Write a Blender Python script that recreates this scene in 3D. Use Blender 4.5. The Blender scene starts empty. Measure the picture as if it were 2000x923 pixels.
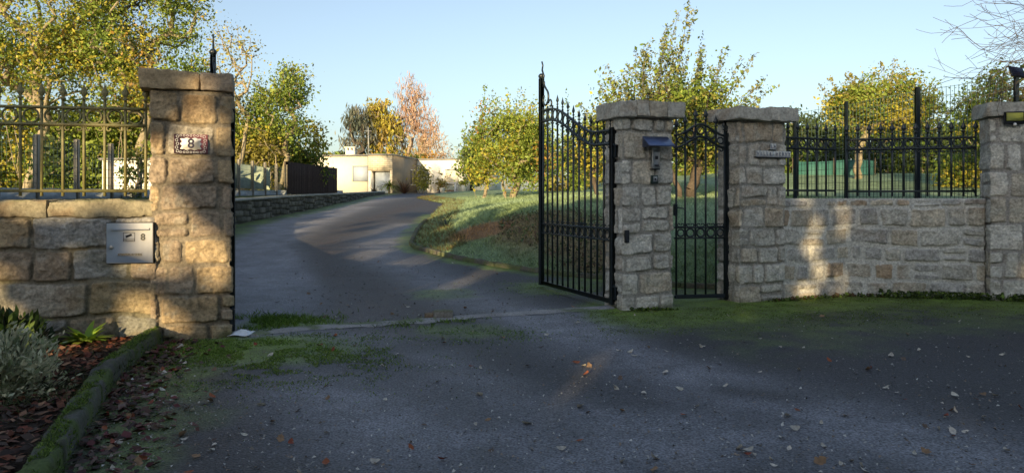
import bpy, math, random
import numpy as np
from mathutils import Vector, Matrix, Quaternion

# ------------------------------------------------------------------ camera, sky, sun
R = math.radians
scene = bpy.context.scene
EYE = 1.35
FPX = 1450.0
cam_d = bpy.data.cameras.new('camera')
cam = bpy.data.objects.new('camera', cam_d)
scene.collection.objects.link(cam)
cam.location = (0, 0, EYE)
cam.rotation_euler = (R(90), 0, 0)
cam_d.sensor_width = 36
cam_d.lens = 36 * FPX / 2000
cam_d.shift_y = -71.5 / 2000
cam_d.clip_start = 0.05
cam_d.clip_end = 12000
scene.camera = cam

SUN_AZ, SUN_EL = R(18), R(10.5)
world = bpy.data.worlds.new('World')
scene.world = world
world.use_nodes = True
nt = world.node_tree
bg = nt.nodes['Background']
sky = nt.nodes.new('ShaderNodeTexSky')
sky.sky_type = 'NISHITA'
sky.sun_disc = False
sky.sun_elevation = SUN_EL
sky.sun_rotation = R(180) + SUN_AZ
sky.altitude = 50
sky.air_density = 1.0
sky.dust_density = 1.6
sky.ozone_density = 2.3
hs = nt.nodes.new('ShaderNodeHueSaturation')
hs.inputs['Saturation'].default_value = .76
nt.links.new(sky.outputs[0], hs.inputs['Color'])
nt.links.new(hs.outputs[0], bg.inputs['Color'])
bg.inputs['Strength'].default_value = 0.126
sun_dir = Vector((math.sin(SUN_AZ) * math.cos(SUN_EL), math.cos(SUN_AZ) * math.cos(SUN_EL), -math.sin(SUN_EL)))
sl = bpy.data.lights.new('sun', 'SUN')
sl.energy = 4.6
sl.angle = R(0.5)
sl.color = (1.0, 0.76, 0.43)
so = bpy.data.objects.new('sun', sl)
so.rotation_euler = sun_dir.to_track_quat('-Z', 'Y').to_euler()
scene.collection.objects.link(so)
scene.view_settings.view_transform = 'Standard'
scene.view_settings.look = 'None'
scene.view_settings.gamma = 1
scene.view_settings.use_curve_mapping = False
scene.view_settings.exposure = 0.92

# ------------------------------------------------------------------ helpers
rng = np.random.default_rng(7)
C = scene.collection
A = np.array

def hsh(ix, iy, seed):
    h = (ix.astype(np.int64) * 374761393 + iy.astype(np.int64) * 668265263 + seed * 1442695041) & 0xffffffff
    h = ((h ^ (h >> 13)) * 1274126177) & 0xffffffff
    h = ((h ^ (h >> 16)) * 2246822519) & 0xffffffff
    return ((h ^ (h >> 15)) & 0xffffff) / float(0xffffff)

def vn(x, y, seed=0):
    x = np.asarray(x, float); y = np.asarray(y, float)
    ix = np.floor(x); iy = np.floor(y)
    fx = x - ix; fy = y - iy
    fx = fx * fx * (3 - 2 * fx); fy = fy * fy * (3 - 2 * fy)
    a = hsh(ix, iy, seed); b = hsh(ix + 1, iy, seed)
    c = hsh(ix, iy + 1, seed); d = hsh(ix + 1, iy + 1, seed)
    return (a * (1 - fx) + b * fx) * (1 - fy) + (c * (1 - fx) + d * fx) * fy

def fbm(x, y, seed=0, o=4):
    s = 0; amp = .5; t = 0
    for i in range(o):
        s = s + amp * vn(x * 2 ** i, y * 2 ** i, seed + i * 17); t += amp; amp *= .5
    return s / t

def ss(a, b, x):
    t = np.clip((x - a) / (b - a), 0, 1)
    return t * t * (3 - 2 * t)

def mesh_np(name, V, F, mat, parent=None, col=None, smooth=False, mats=None, midx=None):
    V = np.ascontiguousarray(V, dtype=np.float32)
    me = bpy.data.meshes.new(name)
    me.vertices.add(len(V)); me.vertices.foreach_set('co', V.ravel())
    if isinstance(F, list):
        tot = A([len(f) for f in F]); idx = np.concatenate([A(f) for f in F])
    else:
        tot = np.full(len(F), F.shape[1]); idx = F.ravel()
    me.loops.add(len(idx)); me.loops.foreach_set('vertex_index', idx.astype(np.int32))
    me.polygons.add(len(tot))
    st = np.concatenate([[0], np.cumsum(tot)[:-1]])
    me.polygons.foreach_set('loop_start', st.astype(np.int32))
    me.polygons.foreach_set('loop_total', tot.astype(np.int32))
    if smooth:
        me.polygons.foreach_set('use_smooth', np.ones(len(tot), bool))
    if col is not None:
        at = me.color_attributes.new('tint', 'FLOAT_COLOR', 'POINT')
        c = np.ones((len(V), 4), np.float32); c[:, :3] = col
        at.data.foreach_set('color', c.ravel())
    me.update(calc_edges=True); me.validate()
    for m in (mats or [mat]):
        me.materials.append(m)
    if midx is not None:
        me.polygons.foreach_set('material_index', A(midx, dtype=np.int32))
    o = bpy.data.objects.new(name, me)
    C.objects.link(o)
    if parent is not None:
        o.parent = parent
    return o

class MB:
    def __init__(s):
        s.v = []; s.f = []; s.n = 0; s.c = []
    def add(s, V, F, col=None):
        V = np.asarray(V, float)
        s.v.append(V)
        s.f += [[i + s.n for i in f] for f in F]
        s.c.append(np.tile(A(col if col is not None else (1, 1, 1), float), (len(V), 1)))
        s.n += len(V)
        return s
    def box(s, c, d, rz=0, col=None, rx=0, ry=0):
        x, y, z = [k / 2 for k in d]
        V = A([(-x, -y, -z), (x, -y, -z), (x, y, -z), (-x, y, -z), (-x, -y, z), (x, -y, z), (x, y, z), (-x, y, z)])
        M = (Matrix.Rotation(rz, 3, 'Z') @ Matrix.Rotation(ry, 3, 'Y') @ Matrix.Rotation(rx, 3, 'X'))
        V = V @ A(M).T + A(c)
        return s.add(V, [(0, 3, 2, 1), (4, 5, 6, 7), (0, 1, 5, 4), (1, 2, 6, 5), (2, 3, 7, 6), (3, 0, 4, 7)], col)
    def bbox(s, c, d, b=.005, rz=0, col=None, rx=0):
        # box with chamfered edges
        x, y, z = [k / 2 for k in d]
        V = []; 
        for sx in (-1, 1):
            for sy in (-1, 1):
                for sz in (-1, 1):
                    V += [(sx * (x - b), sy * (y - b), sz * z), (sx * (x - b), sy * y, sz * (z - b)), (sx * x, sy * (y - b), sz * (z - b))]
        V = A(V)
        def ix(sx, sy, sz, k): return ((sx * 2 + sy) * 2 + sz) * 3 + k
        F = []
        for sz in (0, 1): F.append([ix(0, 0, sz, 0), ix(1, 0, sz, 0), ix(1, 1, sz, 0), ix(0, 1, sz, 0)][::(1 if sz else -1)])
        for sy in (0, 1): F.append([ix(0, sy, 0, 1), ix(1, sy, 0, 1), ix(1, sy, 1, 1), ix(0, sy, 1, 1)][::(-1 if sy else 1)])
        for sx in (0, 1): F.append([ix(sx, 0, 0, 2), ix(sx, 1, 0, 2), ix(sx, 1, 1, 2), ix(sx, 0, 1, 2)][::(1 if sx else -1)])
        for sx in (0, 1):
            for sy in (0, 1):
                F.append([ix(sx, sy, 0, 1), ix(sx, sy, 0, 2), ix(sx, sy, 1, 2), ix(sx, sy, 1, 1)][::(1 if sx != sy else -1)][::-1])
        for sx in (0, 1):
            for sz in (0, 1):
                F.append([ix(sx, 0, sz, 0), ix(sx, 0, sz, 2), ix(sx, 1, sz, 2), ix(sx, 1, sz, 0)])
        for sy in (0, 1):
            for sz in (0, 1):
                F.append([ix(0, sy, sz, 0), ix(0, sy, sz, 1), ix(1, sy, sz, 1), ix(1, sy, sz, 0)])
        for sx in (0, 1):
            for sy in (0, 1):
                for sz in (0, 1): F.append([ix(sx, sy, sz, 0), ix(sx, sy, sz, 1), ix(sx, sy, sz, 2)])
        M = Matrix.Rotation(rz, 3, 'Z') @ Matrix.Rotation(rx, 3, 'X')
        V = V @ A(M).T + A(c)
        return s.add(V, F, col)
    def tube(s, pts, r, seg=8, cap=True, col=None, flat=None):
        P = [Vector(p) for p in pts]
        n = len(P)
        rr = r if hasattr(r, '__len__') else [r] * n
        V = []; F = []
        prev = None
        for i, p in enumerate(P):
            t = (P[min(i + 1, n - 1)] - P[max(i - 1, 0)]).normalized()
            if prev is None:
                a = Vector((0, 1, 0)) if abs(t.y) < .9 else Vector((1, 0, 0))
                u = t.cross(a).normalized()
            else:
                u = (prev - t * prev.dot(t)).normalized()
            prev = u; w = t.cross(u)
            for k in range(seg):
                an = 2 * math.pi * k / seg + (math.pi / 4 if seg == 4 else 0)
                q = p + u * (math.cos(an) * rr[i]) + w * (math.sin(an) * rr[i])
                V.append(q[:])
        for i in range(n - 1):
            for k in range(seg):
                a, b = i * seg + k, i * seg + (k + 1) % seg
                F.append((a, b, b + seg, a + seg))
        if cap:
            F.append(tuple(range(seg))[::-1]); F.append(tuple((n - 1) * seg + k for k in range(seg)))
        return s.add(V, F, col)
    def lathe(s, prof, c=(0, 0, 0), seg=12, sy=1.0, col=None):
        V = []; F = []
        for r, z in prof:
            for k in range(seg):
                an = 2 * math.pi * k / seg
                V.append((c[0] + r * math.cos(an), c[1] + r * math.sin(an) * sy, c[2] + z))
        for i in range(len(prof) - 1):
            for k in range(seg):
                a, b = i * seg + k, i * seg + (k + 1) % seg
                F.append((a, b, b + seg, a + seg))
        F.append(tuple(range(seg))[::-1]); F.append(tuple((len(prof) - 1) * seg + k for k in range(seg)))
        return s.add(V, F, col)
    def torus(s, c, R_, r, seg=20, ss_=6, axis='Y'):
        V = []; F = []
        for i in range(seg):
            a = 2 * math.pi * i / seg
            for k in range(ss_):
                b = 2 * math.pi * k / ss_
                rad = R_ + r * math.cos(b); h = r * math.sin(b)
                p = (rad * math.cos(a), h, rad * math.sin(a)) if axis == 'Y' else (rad * math.cos(a), rad * math.sin(a), h)
                V.append((c[0] + p[0], c[1] + p[1], c[2] + p[2]))
        for i in range(seg):
            for k in range(ss_):
                i2 = (i + 1) % seg; k2 = (k + 1) % ss_
                F.append((i * ss_ + k, i2 * ss_ + k, i2 * ss_ + k2, i * ss_ + k2))
        return s.add(V, F)
    def build(s, name, mat, parent=None, smooth=False, tint=False):
        return mesh_np(name, np.concatenate(s.v), s.f, mat, parent, col=np.concatenate(s.c) if tint else None, smooth=smooth)

def tag(o, label=None, cat=None, group=None, kind=None):
    if label: o['label'] = label
    if cat: o['category'] = cat
    if group: o['group'] = group
    if kind: o['kind'] = kind
    return o

def empty(name, loc=(0, 0, 0), rz=0):
    o = bpy.data.objects.new(name, None)
    o.empty_display_size = .1
    C.objects.link(o); o.location = loc; o.rotation_euler = (0, 0, rz)
    return o

def copy_part(o, parent, loc=None, scale=None, rot=None):
    c = o.copy(); C.objects.link(c); c.parent = parent
    if loc is not None: c.location = loc
    if scale is not None: c.scale = scale
    if rot is not None: c.rotation_euler = rot
    return c

def text(name, s, size, mat, parent, loc, rot=(math.pi / 2, 0, 0), ext=.002, bold=0.0, sx=1.0, align='CENTER'):
    cu = bpy.data.curves.new(name, 'FONT')
    cu.body = s; cu.size = size; cu.extrude = ext; cu.offset = bold
    cu.align_x = align; cu.align_y = 'CENTER'
    t = bpy.data.objects.new(name, cu)
    C.objects.link(t)
    dg = bpy.context.evaluated_depsgraph_get()
    me = bpy.data.meshes.new_from_object(t.evaluated_get(dg))
    bpy.data.objects.remove(t)
    o = bpy.data.objects.new(name, me)
    me.materials.clear(); me.materials.append(mat)
    C.objects.link(o); o.parent = parent; o.location = loc; o.rotation_euler = rot; o.scale = (sx, 1, 1)
    return o

# ------------------------------------------------------------------ materials
def mat(name, col, rough=.6, metal=0, spec=.5, noise=None, bump=None, attr=False, nscale=20, col2=None, trans=0, cmul=None, wear=None, coat=0):
    m = bpy.data.materials.new(name); m.use_nodes = True
    t = m.node_tree; N = t.nodes; L = t.links
    b = N['Principled BSDF']
    b.inputs['Base Color'].default_value = (*col, 1)
    b.inputs['Roughness'].default_value = rough
    b.inputs['Metallic'].default_value = metal
    b.inputs['Specular IOR Level'].default_value = spec
    if coat: b.inputs['Coat Weight'].default_value = coat
    src = None
    tc = N.new('ShaderNodeTexCoord')
    if attr:
        a = N.new('ShaderNodeAttribute'); a.attribute_name = 'tint'
        src = a.outputs['Color']
    if noise is not None:
        nz = N.new('ShaderNodeTexNoise'); nz.inputs['Scale'].default_value = nscale
        nz.inputs['Detail'].default_value = 6; nz.inputs['Roughness'].default_value = .65
        L.new(tc.outputs['Object'], nz.inputs['Vector'])
        mp = N.new('ShaderNodeMapRange')
        mp.inputs['From Min'].default_value = .3; mp.inputs['From Max'].default_value = .7
        mp.inputs['To Min'].default_value = 1 - noise; mp.inputs['To Max'].default_value = 1 + noise
        L.new(nz.outputs['Fac'], mp.inputs['Value'])
        mx = N.new('ShaderNodeMix'); mx.data_type = 'RGBA'; mx.blend_type = 'MULTIPLY'; mx.inputs['Factor'].default_value = 1
        if src is not None: L.new(src, mx.inputs['A'])
        else: mx.inputs['A'].default_value = (*col, 1)
        L.new(mp.outputs['Result'], mx.inputs['B'])
        src = mx.outputs['Result']
        if col2 is not None:
            n2 = N.new('ShaderNodeTexNoise'); n2.inputs['Scale'].default_value = nscale * .23; n2.inputs['Detail'].default_value = 5
            L.new(tc.outputs['Object'], n2.inputs['Vector'])
            rp = N.new('ShaderNodeMapRange'); rp.inputs['From Min'].default_value = .48; rp.inputs['From Max'].default_value = .68
            L.new(n2.outputs['Fac'], rp.inputs['Value'])
            m2 = N.new('ShaderNodeMix'); m2.data_type = 'RGBA'
            L.new(rp.outputs['Result'], m2.inputs['Factor']); L.new(src, m2.inputs['A']); m2.inputs['B'].default_value = (*col2, 1)
            src = m2.outputs['Result']
    if src is not None: L.new(src, b.inputs['Base Color'])
    if bump:
        nb = N.new('ShaderNodeTexNoise'); nb.inputs['Scale'].default_value = bump[0]; nb.inputs['Detail'].default_value = 8; nb.inputs['Roughness'].default_value = .7
        L.new(tc.outputs['Object'], nb.inputs['Vector'])
        bp = N.new('ShaderNodeBump'); bp.inputs['Strength'].default_value = bump[1]; bp.inputs['Distance'].default_value = bump[2]
        L.new(nb.outputs['Fac'], bp.inputs['Height']); L.new(bp.outputs['Normal'], b.inputs['Normal'])
    if trans:
        tr = N.new('ShaderNodeBsdfTranslucent')
        if src is not None: L.new(src, tr.inputs['Color'])
        else: tr.inputs['Color'].default_value = (*col, 1)
        ms = N.new('ShaderNodeMixShader'); ms.inputs[0].default_value = trans
        L.new(b.outputs[0], ms.inputs[1]); L.new(tr.outputs[0], ms.inputs[2])
        L.new(ms.outputs[0], N['Material Output'].inputs['Surface'])
    return m

M = {}
M['stone'] = mat('granite_masonry', (.3, .27, .22), .9, attr=True, noise=.4, nscale=38, bump=(48, .9, .02), spec=.2)
M['cap'] = mat('granite_coping', (.27, .25, .2), .92, attr=True, noise=.35, nscale=28, bump=(38, .8, .02), spec=.2)
M['iron'] = mat('dark_green_iron_paint', (.012, .019, .022), .4, spec=.5, noise=.4, nscale=30, bump=(90, .3, .002))
M['iron_sunlit'] = mat('sunlit_olive_iron_paint', (.17, .15, .06), .62, noise=.35, nscale=25, col2=(.22, .21, .07), bump=(90, .4, .002))  # same dark paint as the right fence, sunlight put into the olive colour
M['bark'] = mat('pale_bark', (.29, .24, .155), .9, noise=.4, nscale=9, bump=(25, .8, .03), col2=(.24, .21, .11))
M['bark_dark'] = mat('dark_bark', (.09, .07, .05), .9, noise=.4, nscale=9, bump=(25, .8, .03))
M['bark_birch'] = mat('birch_bark', (.34, .27, .2), .85, noise=.4, nscale=6, bump=(25, .6, .02))
M['leaf'] = mat('foliage', (.1, .1, .02), .55, attr=True, trans=.3, spec=.3)
M['grass'] = mat('frosty_grass', (.1, .1, .02), .7, attr=True, trans=.25, spec=.25)
M['dryleaf'] = mat('dry_leaf', (.2, .12, .06), .7, attr=True, spec=.25, noise=.2, nscale=60)
M['concrete'] = mat('pale_concrete', (.30, .265, .2), .9, noise=.2, nscale=8, bump=(60, .3, .004), col2=(.2, .18, .12))
M['slab'] = mat('concrete_gravel_board', (.36, .39, .39), .85, noise=.18, nscale=6, bump=(60, .3, .004))
M['kerb'] = mat('mossy_kerb_stone', (.15, .145, .12), .95, attr=True, noise=.35, nscale=40, bump=(60, .6, .01), spec=.2)
M['soil'] = mat('dark_soil', (.035, .025, .018), .95, noise=.5, nscale=15, bump=(30, .8, .03), spec=.15)
M['steel'] = mat('brushed_steel', (.62, .61, .58), .42, metal=.3, noise=.06, nscale=6)
M['black'] = mat('black_plastic', (.012, .012, .013), .5)
M['white'] = mat('white_enamel', (.75, .73, .68), .3, noise=.05, nscale=20)
M['ink'] = mat('dark_blue_black_glaze', (.03, .025, .05), .35)
M['maroon'] = mat('maroon_glaze', (.2, .07, .08), .35, noise=.3, nscale=60)
M['awning'] = mat('blue_grey_sheet', (.07, .11, .24), .3, noise=.15, nscale=20, spec=.6)
M['silver'] = mat('silver_plastic', (.38, .38, .36), .45, metal=.3)
M['keybox'] = mat('green_grey_plastic', (.03, .06, .045), .5)
M['cream'] = mat('cream_render', (.70, .65, .53), .9, noise=.06, nscale=3, bump=(40, .2, .004))
M['whitewall'] = mat('white_render', (.8, .77, .68), .9, noise=.05, nscale=2, bump=(40, .2, .004))
M['shutter'] = mat('shaded_grey_shutter', (.36, .42, .5), .6, noise=.05, nscale=4)  # shade of the garage recess put into a darker, bluer grey
M['roofing'] = mat('grey_roof_edge', (.2, .2, .19), .8, noise=.2, nscale=5)
M['glass'] = mat('dark_glass', (.02, .025, .03), .08, spec=.7)
M['brushwood'] = mat('brown_brushwood', (.035, .026, .022), .95, attr=True, noise=.4, nscale=20, spec=.1)
M['net'] = mat('pale_green_net', (.46, .54, .40), .8, noise=.15, nscale=3)
M['teal'] = mat('teal_net', (.03, .12, .10), .7, noise=.2, nscale=4)
M['wire'] = mat('green_wire', (.06, .10, .08), .5)
M['terracotta'] = mat('terracotta', (.4, .18, .1), .8, noise=.15, nscale=10)
M['hill'] = mat('far_wood', (.05, .06, .03), .95, noise=.4, nscale=.15)
M['paper'] = mat('white_plastic_sheet', (.75, .77, .8), .6)
M['led'] = mat('yellowed_lamp_panel', (.5, .46, .08), .3, noise=.1, nscale=40)
M['solar'] = mat('solar_cell', (.015, .03, .08), .2, spec=.6)

# brick pattern for the house block
def brickmat():
    m = bpy.data.materials.new('cream_brick'); m.use_nodes = True
    t = m.node_tree; b = t.nodes['Principled BSDF']
    tc = t.nodes.new('ShaderNodeTexCoord'); sx_ = t.nodes.new('ShaderNodeSeparateXYZ'); ad_ = t.nodes.new('ShaderNodeMath'); ad_.operation = 'ADD'; cb_ = t.nodes.new('ShaderNodeCombineXYZ')
    br = t.nodes.new('ShaderNodeTexBrick')
    br.inputs['Color1'].default_value = (.66, .58, .43, 1); br.inputs['Color2'].default_value = (.57, .50, .36, 1)
    br.inputs['Mortar'].default_value = (.34, .29, .2, 1); br.inputs['Scale'].default_value = 1.0
    br.inputs['Brick Width'].default_value = .4; br.inputs['Row Height'].default_value = .16; br.inputs['Mortar Size'].default_value = .012
    t.links.new(tc.outputs['Object'], sx_.inputs[0]); t.links.new(sx_.outputs[0], ad_.inputs[0]); t.links.new(sx_.outputs[1], ad_.inputs[1]); t.links.new(ad_.outputs[0], cb_.inputs[0]); t.links.new(sx_.outputs[2], cb_.inputs[1]); t.links.new(cb_.outputs[0], br.inputs['Vector'])
    t.links.new(br.outputs['Color'], b.inputs['Base Color']); b.inputs['Roughness'].default_value = .9
    return m
M['brick'] = brickmat()
M['sidewall'] = mat('shaded_tan_render', (.31, .255, .18), .9, noise=.12, nscale=2)  # side face turned from the sun: its shade is painted as darker tan

def groundmat(name, rough, bumps, fine=180, sp=.5, speck=0.0):
    m = bpy.data.materials.new(name); m.use_nodes = True
    t = m.node_tree; N = t.nodes; L = t.links; b = N['Principled BSDF']
    tc = N.new('ShaderNodeTexCoord')
    a = N.new('ShaderNodeAttribute'); a.attribute_name = 'tint'
    nz = N.new('ShaderNodeTexNoise'); nz.inputs['Scale'].default_value = fine; nz.inputs['Detail'].default_value = 3
    n2 = N.new('ShaderNodeTexNoise'); n2.inputs['Scale'].default_value = 2.2; n2.inputs['Detail'].default_value = 8; n2.inputs['Roughness'].default_value = .7
    vo = N.new('ShaderNodeTexVoronoi'); vo.inputs['Scale'].default_value = 75
    for k in (nz, n2, vo): L.new(tc.outputs['Object'], k.inputs['Vector'])
    mp = N.new('ShaderNodeMapRange'); mp.inputs['From Min'].default_value = .25; mp.inputs['From Max'].default_value = .75; mp.inputs['To Min'].default_value = .15; mp.inputs['To Max'].default_value = 2.0
    L.new(nz.outputs['Fac'], mp.inputs['Value'])
    mp2 = N.new('ShaderNodeMapRange'); mp2.inputs['From Min'].default_value = .3; mp2.inputs['From Max'].default_value = .7; mp2.inputs['To Min'].default_value = .6; mp2.inputs['To Max'].default_value = 1.4
    L.new(n2.outputs['Fac'], mp2.inputs['Value'])
    mu = N.new('ShaderNodeMath'); mu.operation = 'MULTIPLY'; L.new(mp.outputs[0], mu.inputs[0]); L.new(mp2.outputs[0], mu.inputs[1])
    mx = N.new('ShaderNodeMix'); mx.data_type = 'RGBA'; mx.blend_type = 'MULTIPLY'; mx.inputs['Factor'].default_value = 1
    L.new(a.outputs['Color'], mx.inputs['A']); L.new(mu.outputs[0], mx.inputs['B'])
    src = mx.outputs['Result']
    if speck:
        v2 = N.new('ShaderNodeTexVoronoi'); v2.inputs['Scale'].default_value = 30; L.new(tc.outputs['Object'], v2.inputs['Vector'])
        sep = N.new('ShaderNodeSeparateColor'); L.new(v2.outputs['Color'], sep.inputs[0])
        g = N.new('ShaderNodeMath'); g.operation = 'GREATER_THAN'; g.inputs[1].default_value = .90; L.new(sep.outputs[0], g.inputs[0])
        g2 = N.new('ShaderNodeMath'); g2.operation = 'LESS_THAN'; g2.inputs[1].default_value = .28; L.new(v2.outputs['Distance'], g2.inputs[0])
        g3 = N.new('ShaderNodeMath'); g3.operation = 'MULTIPLY'; L.new(g.outputs[0], g3.inputs[0]); L.new(g2.outputs[0], g3.inputs[1])
        g4 = N.new('ShaderNodeMath'); g4.operation = 'MULTIPLY'; g4.inputs[1].default_value = speck; L.new(g3.outputs[0], g4.inputs[0])
        mm = N.new('ShaderNodeMix'); mm.data_type = 'RGBA'; L.new(g4.outputs[0], mm.inputs['Factor']); L.new(src, mm.inputs['A']); mm.inputs['B'].default_value = (.2, .19, .18, 1)
        src = mm.outputs['Result']
    L.new(src, b.inputs['Base Color'])
    rr = N.new('ShaderNodeMapRange'); rr.inputs['From Min'].default_value = .3; rr.inputs['From Max'].default_value = .7; rr.inputs['To Min'].default_value = rough - .08; rr.inputs['To Max'].default_value = rough + .1
    L.new(n2.outputs['Fac'], rr.inputs['Value']); L.new(rr.outputs[0], b.inputs['Roughness'])
    b.inputs['Specular IOR Level'].default_value = sp
    ad = N.new('ShaderNodeMath'); ad.operation = 'ADD'; L.new(vo.outputs['Distance'], ad.inputs[0]); L.new(nz.outputs['Fac'], ad.inputs[1])
    bp = N.new('ShaderNodeBump'); bp.inputs['Strength'].default_value = bumps[0]; bp.inputs['Distance'].default_value = bumps[1]
    L.new(ad.outputs[0], bp.inputs['Height']); L.new(bp.outputs['Normal'], b.inputs['Normal'])
    return m
M['asphalt'] = groundmat('worn_asphalt', .62, (.9, .010), fine=75, sp=.45, speck=.8)
M['turf'] = groundmat('turf_earth', .9, (.9, .02), fine=60, sp=.15)

# ------------------------------------------------------------------ terrain
_zy = [0, 11, 12.5, 14, 17, 20, 24, 30, 40, 60, 70, 120, 3000]
_zz = [0, 0, .05, .17, .42, .65, .88, 1.15, 1.5, 1.9, 2.0, 2.2, 2.2]
def zroad(y):
    return np.interp(y, _zy, _zz)
def gp(px, py):
    """point of the road surface seen at photograph pixel (px,py)"""
    lo, hi = 1.0, 80.0
    k = (py - 390) / FPX
    for _ in range(60):
        m_ = (lo + hi) / 2
        if (EYE - zroad(m_)) / m_ > k: lo = m_
        else: hi = m_
    return A([(px - 1000) / FPX * lo, lo])
def at(px, d, py=None):
    x = (px - 1000) / FPX * d
    return (x, d) if py is None else (x, d, EYE + (390 - py) / FPX * d)

kerb_px = [(808, 468), (803, 478), (812, 486), (850, 496), (900, 508), (960, 519), (1055, 533), (1180, 546), (1330, 562), (1410, 565)]
far_px = [(845, 425), (825, 445)]
Kp = [A([-6.2, 75]), A([-5.6, 50]), A([-4.9, 38])] + [gp(*p) for p in [(868, 398), (852, 412), (832, 432), (815, 452)]] + [gp(*p) for p in kerb_px] + [A([4.4, 11.0]), A([9, 11.0]), A([60, 11])]
Kp = A(Kp)
def poly_sd(P, x, y):
    """signed distance to an open polyline, positive on its left side looking back (lawn side)"""
    best = np.full(np.shape(x), 1e9); sg = np.zeros(np.shape(x))
    for a, b in zip(P[:-1], P[1:]):
        d = b - a; L2 = (d ** 2).sum()
        t = np.clip(((x - a[0]) * d[0] + (y - a[1]) * d[1]) / L2, 0, 1)
        qx, qy = a[0] + t * d[0], a[1] + t * d[1]
        dist = np.hypot(x - qx, y - qy)
        s = d[0] * (y - a[1]) - d[1] * (x - a[0])
        m_ = dist < best - 1e-9
        best = np.where(m_, dist, best); sg = np.where(m_, np.sign(s), sg)
    return best * sg
# left boundary of the drive (foot of the low wall)
Lp = A([[-3.6, 7.9], [-4.6, 9.2], [-6.6, 15], [-7.56, 20.1], [-7.2, 25.2], [-7.3, 33], [-8.6, 50], [-9.2, 56]])
def left_x(y):
    return np.interp(y, Lp[:, 1], Lp[:, 0])
def kerb_s(x, y):
    return poly_sd(Kp, x, y)
def lawn_h(x, y):
    z = 1.02 + .019 * np.minimum(y, 90)
    z = z + .85 * ss(12, 32, y) * ss(3.5, 9, x)
    z = z - .10 * ss(10.0, 14.5, 24 - y) * 0
    return z
def zground(x, y):
    x = np.asarray(x, float); y = np.asarray(y, float)
    zr = zroad(y)
    s = kerb_s(x, y)
    t = np.clip(s / 4.6, 0, 1); t = 1 - (1 - t) ** 1.55
    t = np.where(s > 0, t, 0)
    t2 = ss(3.35, 4.1, x) * ss(10.72, 10.95, y)
    t = np.maximum(t, t2)
    zl = lawn_h(x, y)
    far = ss(55, 80, y)
    zl = zl * (1 - far) + 2.1 * far
    z = zr + (np.maximum(zl, zr) - zr) * t
    # left yard
    lx = left_x(y) - .35
    tl = ss(0, .3, lx - x) * ss(7.6, 8.1, y)
    z = np.maximum(z, zr + (1.22 + .012 * np.minimum(y, 60) - zr) * tl * (zr < 1.9))
    z = z + .03 * (fbm(x * .6, y * .6, 5) - .5) * (s > .3)
    return z

def on_ground(px, py):
    d = np.arange(4, 60, .02); x = (px - 1000) / FPX * d
    z = zground(x, d); ray = EYE + (390 - py) / FPX * d
    i = int(np.argmax(ray < z)); return A([x[i], d[i]])
BPC = on_ground(935, 452)
DRY = A([on_ground(*p) for p in [(1010, 440), (1080, 445), (1140, 470), (1180, 500)]])
def brown_at(x, y, n):
    return ss(1.0, .55, np.hypot((x - BPC[0]) / .95, (y - BPC[1]) / .85) + .7 * (n - .5))
def dry_at(x, y, n):
    return ss(1.5, .5, np.min([np.hypot((x - q[0]) / .8, (y - q[1]) / 1.0) for q in DRY], axis=0) + 1.0 * (n - .5)) * .9
def axis(lo, hi, step, a, b, grow=1.12):
    c = [lo]
    while c[-1] < hi: c.append(c[-1] + step)
    st = step; v = c[-1]; up = []
    while v < b: st *= grow; v += st; up.append(v)
    st = step; v = lo; dn = []
    while v > a: st *= grow; v -= st; dn.append(v)
    return A(dn[::-1] + c + up)
XS = axis(-9.5, 9.5, .065, -3000, 3000)
YS = axis(3.0, 20, .065, -120, 4000, 1.03)
GX, GY = np.meshgrid(XS, YS, indexing='ij')
GZ = zground(GX, GY)
S = kerb_s(GX, GY)
LXX = left_x(GY)
# ground sheet (below everything)
def grid_mesh(name, X, Y, Z, mask, m, col=None):
    nx, ny = X.shape
    I = np.arange(nx * ny).reshape(nx, ny)
    F = np.stack([I[:-1, :-1], I[1:, :-1], I[1:, 1:], I[:-1, 1:]], -1).reshape(-1, 4)
    if mask is not None:
        mk = (mask[:-1, :-1] & mask[1:, :-1] & mask[1:, 1:] & mask[:-1, 1:]).ravel()
        F = F[mk]
    V = np.stack([X, Y, Z], -1).reshape(-1, 3)
    used = np.unique(F); remap = np.full(len(V), -1); remap[used] = np.arange(len(used))
    return mesh_np(name, V[used], remap[F], m, col=None if col is None else col.reshape(-1, 3)[used], smooth=True)

bedline = A([[-3.42, 7.15], [-3.28, 6.5], [-3.05, 5.6], [-2.66, 4.6], [-2.39, 3.9], [-2.10, 3.2], [-1.8, 2.4], [-1.5, 1.4]])
bed_x = np.interp(GY, bedline[::-1, 1], bedline[::-1, 0])
in_bed = (GX < bed_x - .02) & (GY < 7.2) & (GY > -1) & (GX > -12)
drive = (S < .06) & ((GX > LXX - .3) | (GY < 7.9)) & ~in_bed & (GY < 70) & (GX > -60) & (GX < 60) & (GY > -60) & (~((GX > 3.3) & (GY > 10.6)))
drive &= ~((GX < -3.9) & (GY > 7.0) & (GY < 8.2))

n1 = fbm(GX * 1.3, GY * 1.3, 11); n2 = fbm(GX * 4, GY * 4, 12); n3 = fbm(GX * .5, GY * .5, 13)
base_turf = A([.06, .085, .035])
colg = np.ones(GX.shape + (3,)) * base_turf
colg *= (.7 + .6 * n1)[..., None]
gsheet = grid_mesh('ground', GX, GY, GZ - .03, None, M['turf'], colg)
tag(gsheet, kind='structure')

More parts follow.
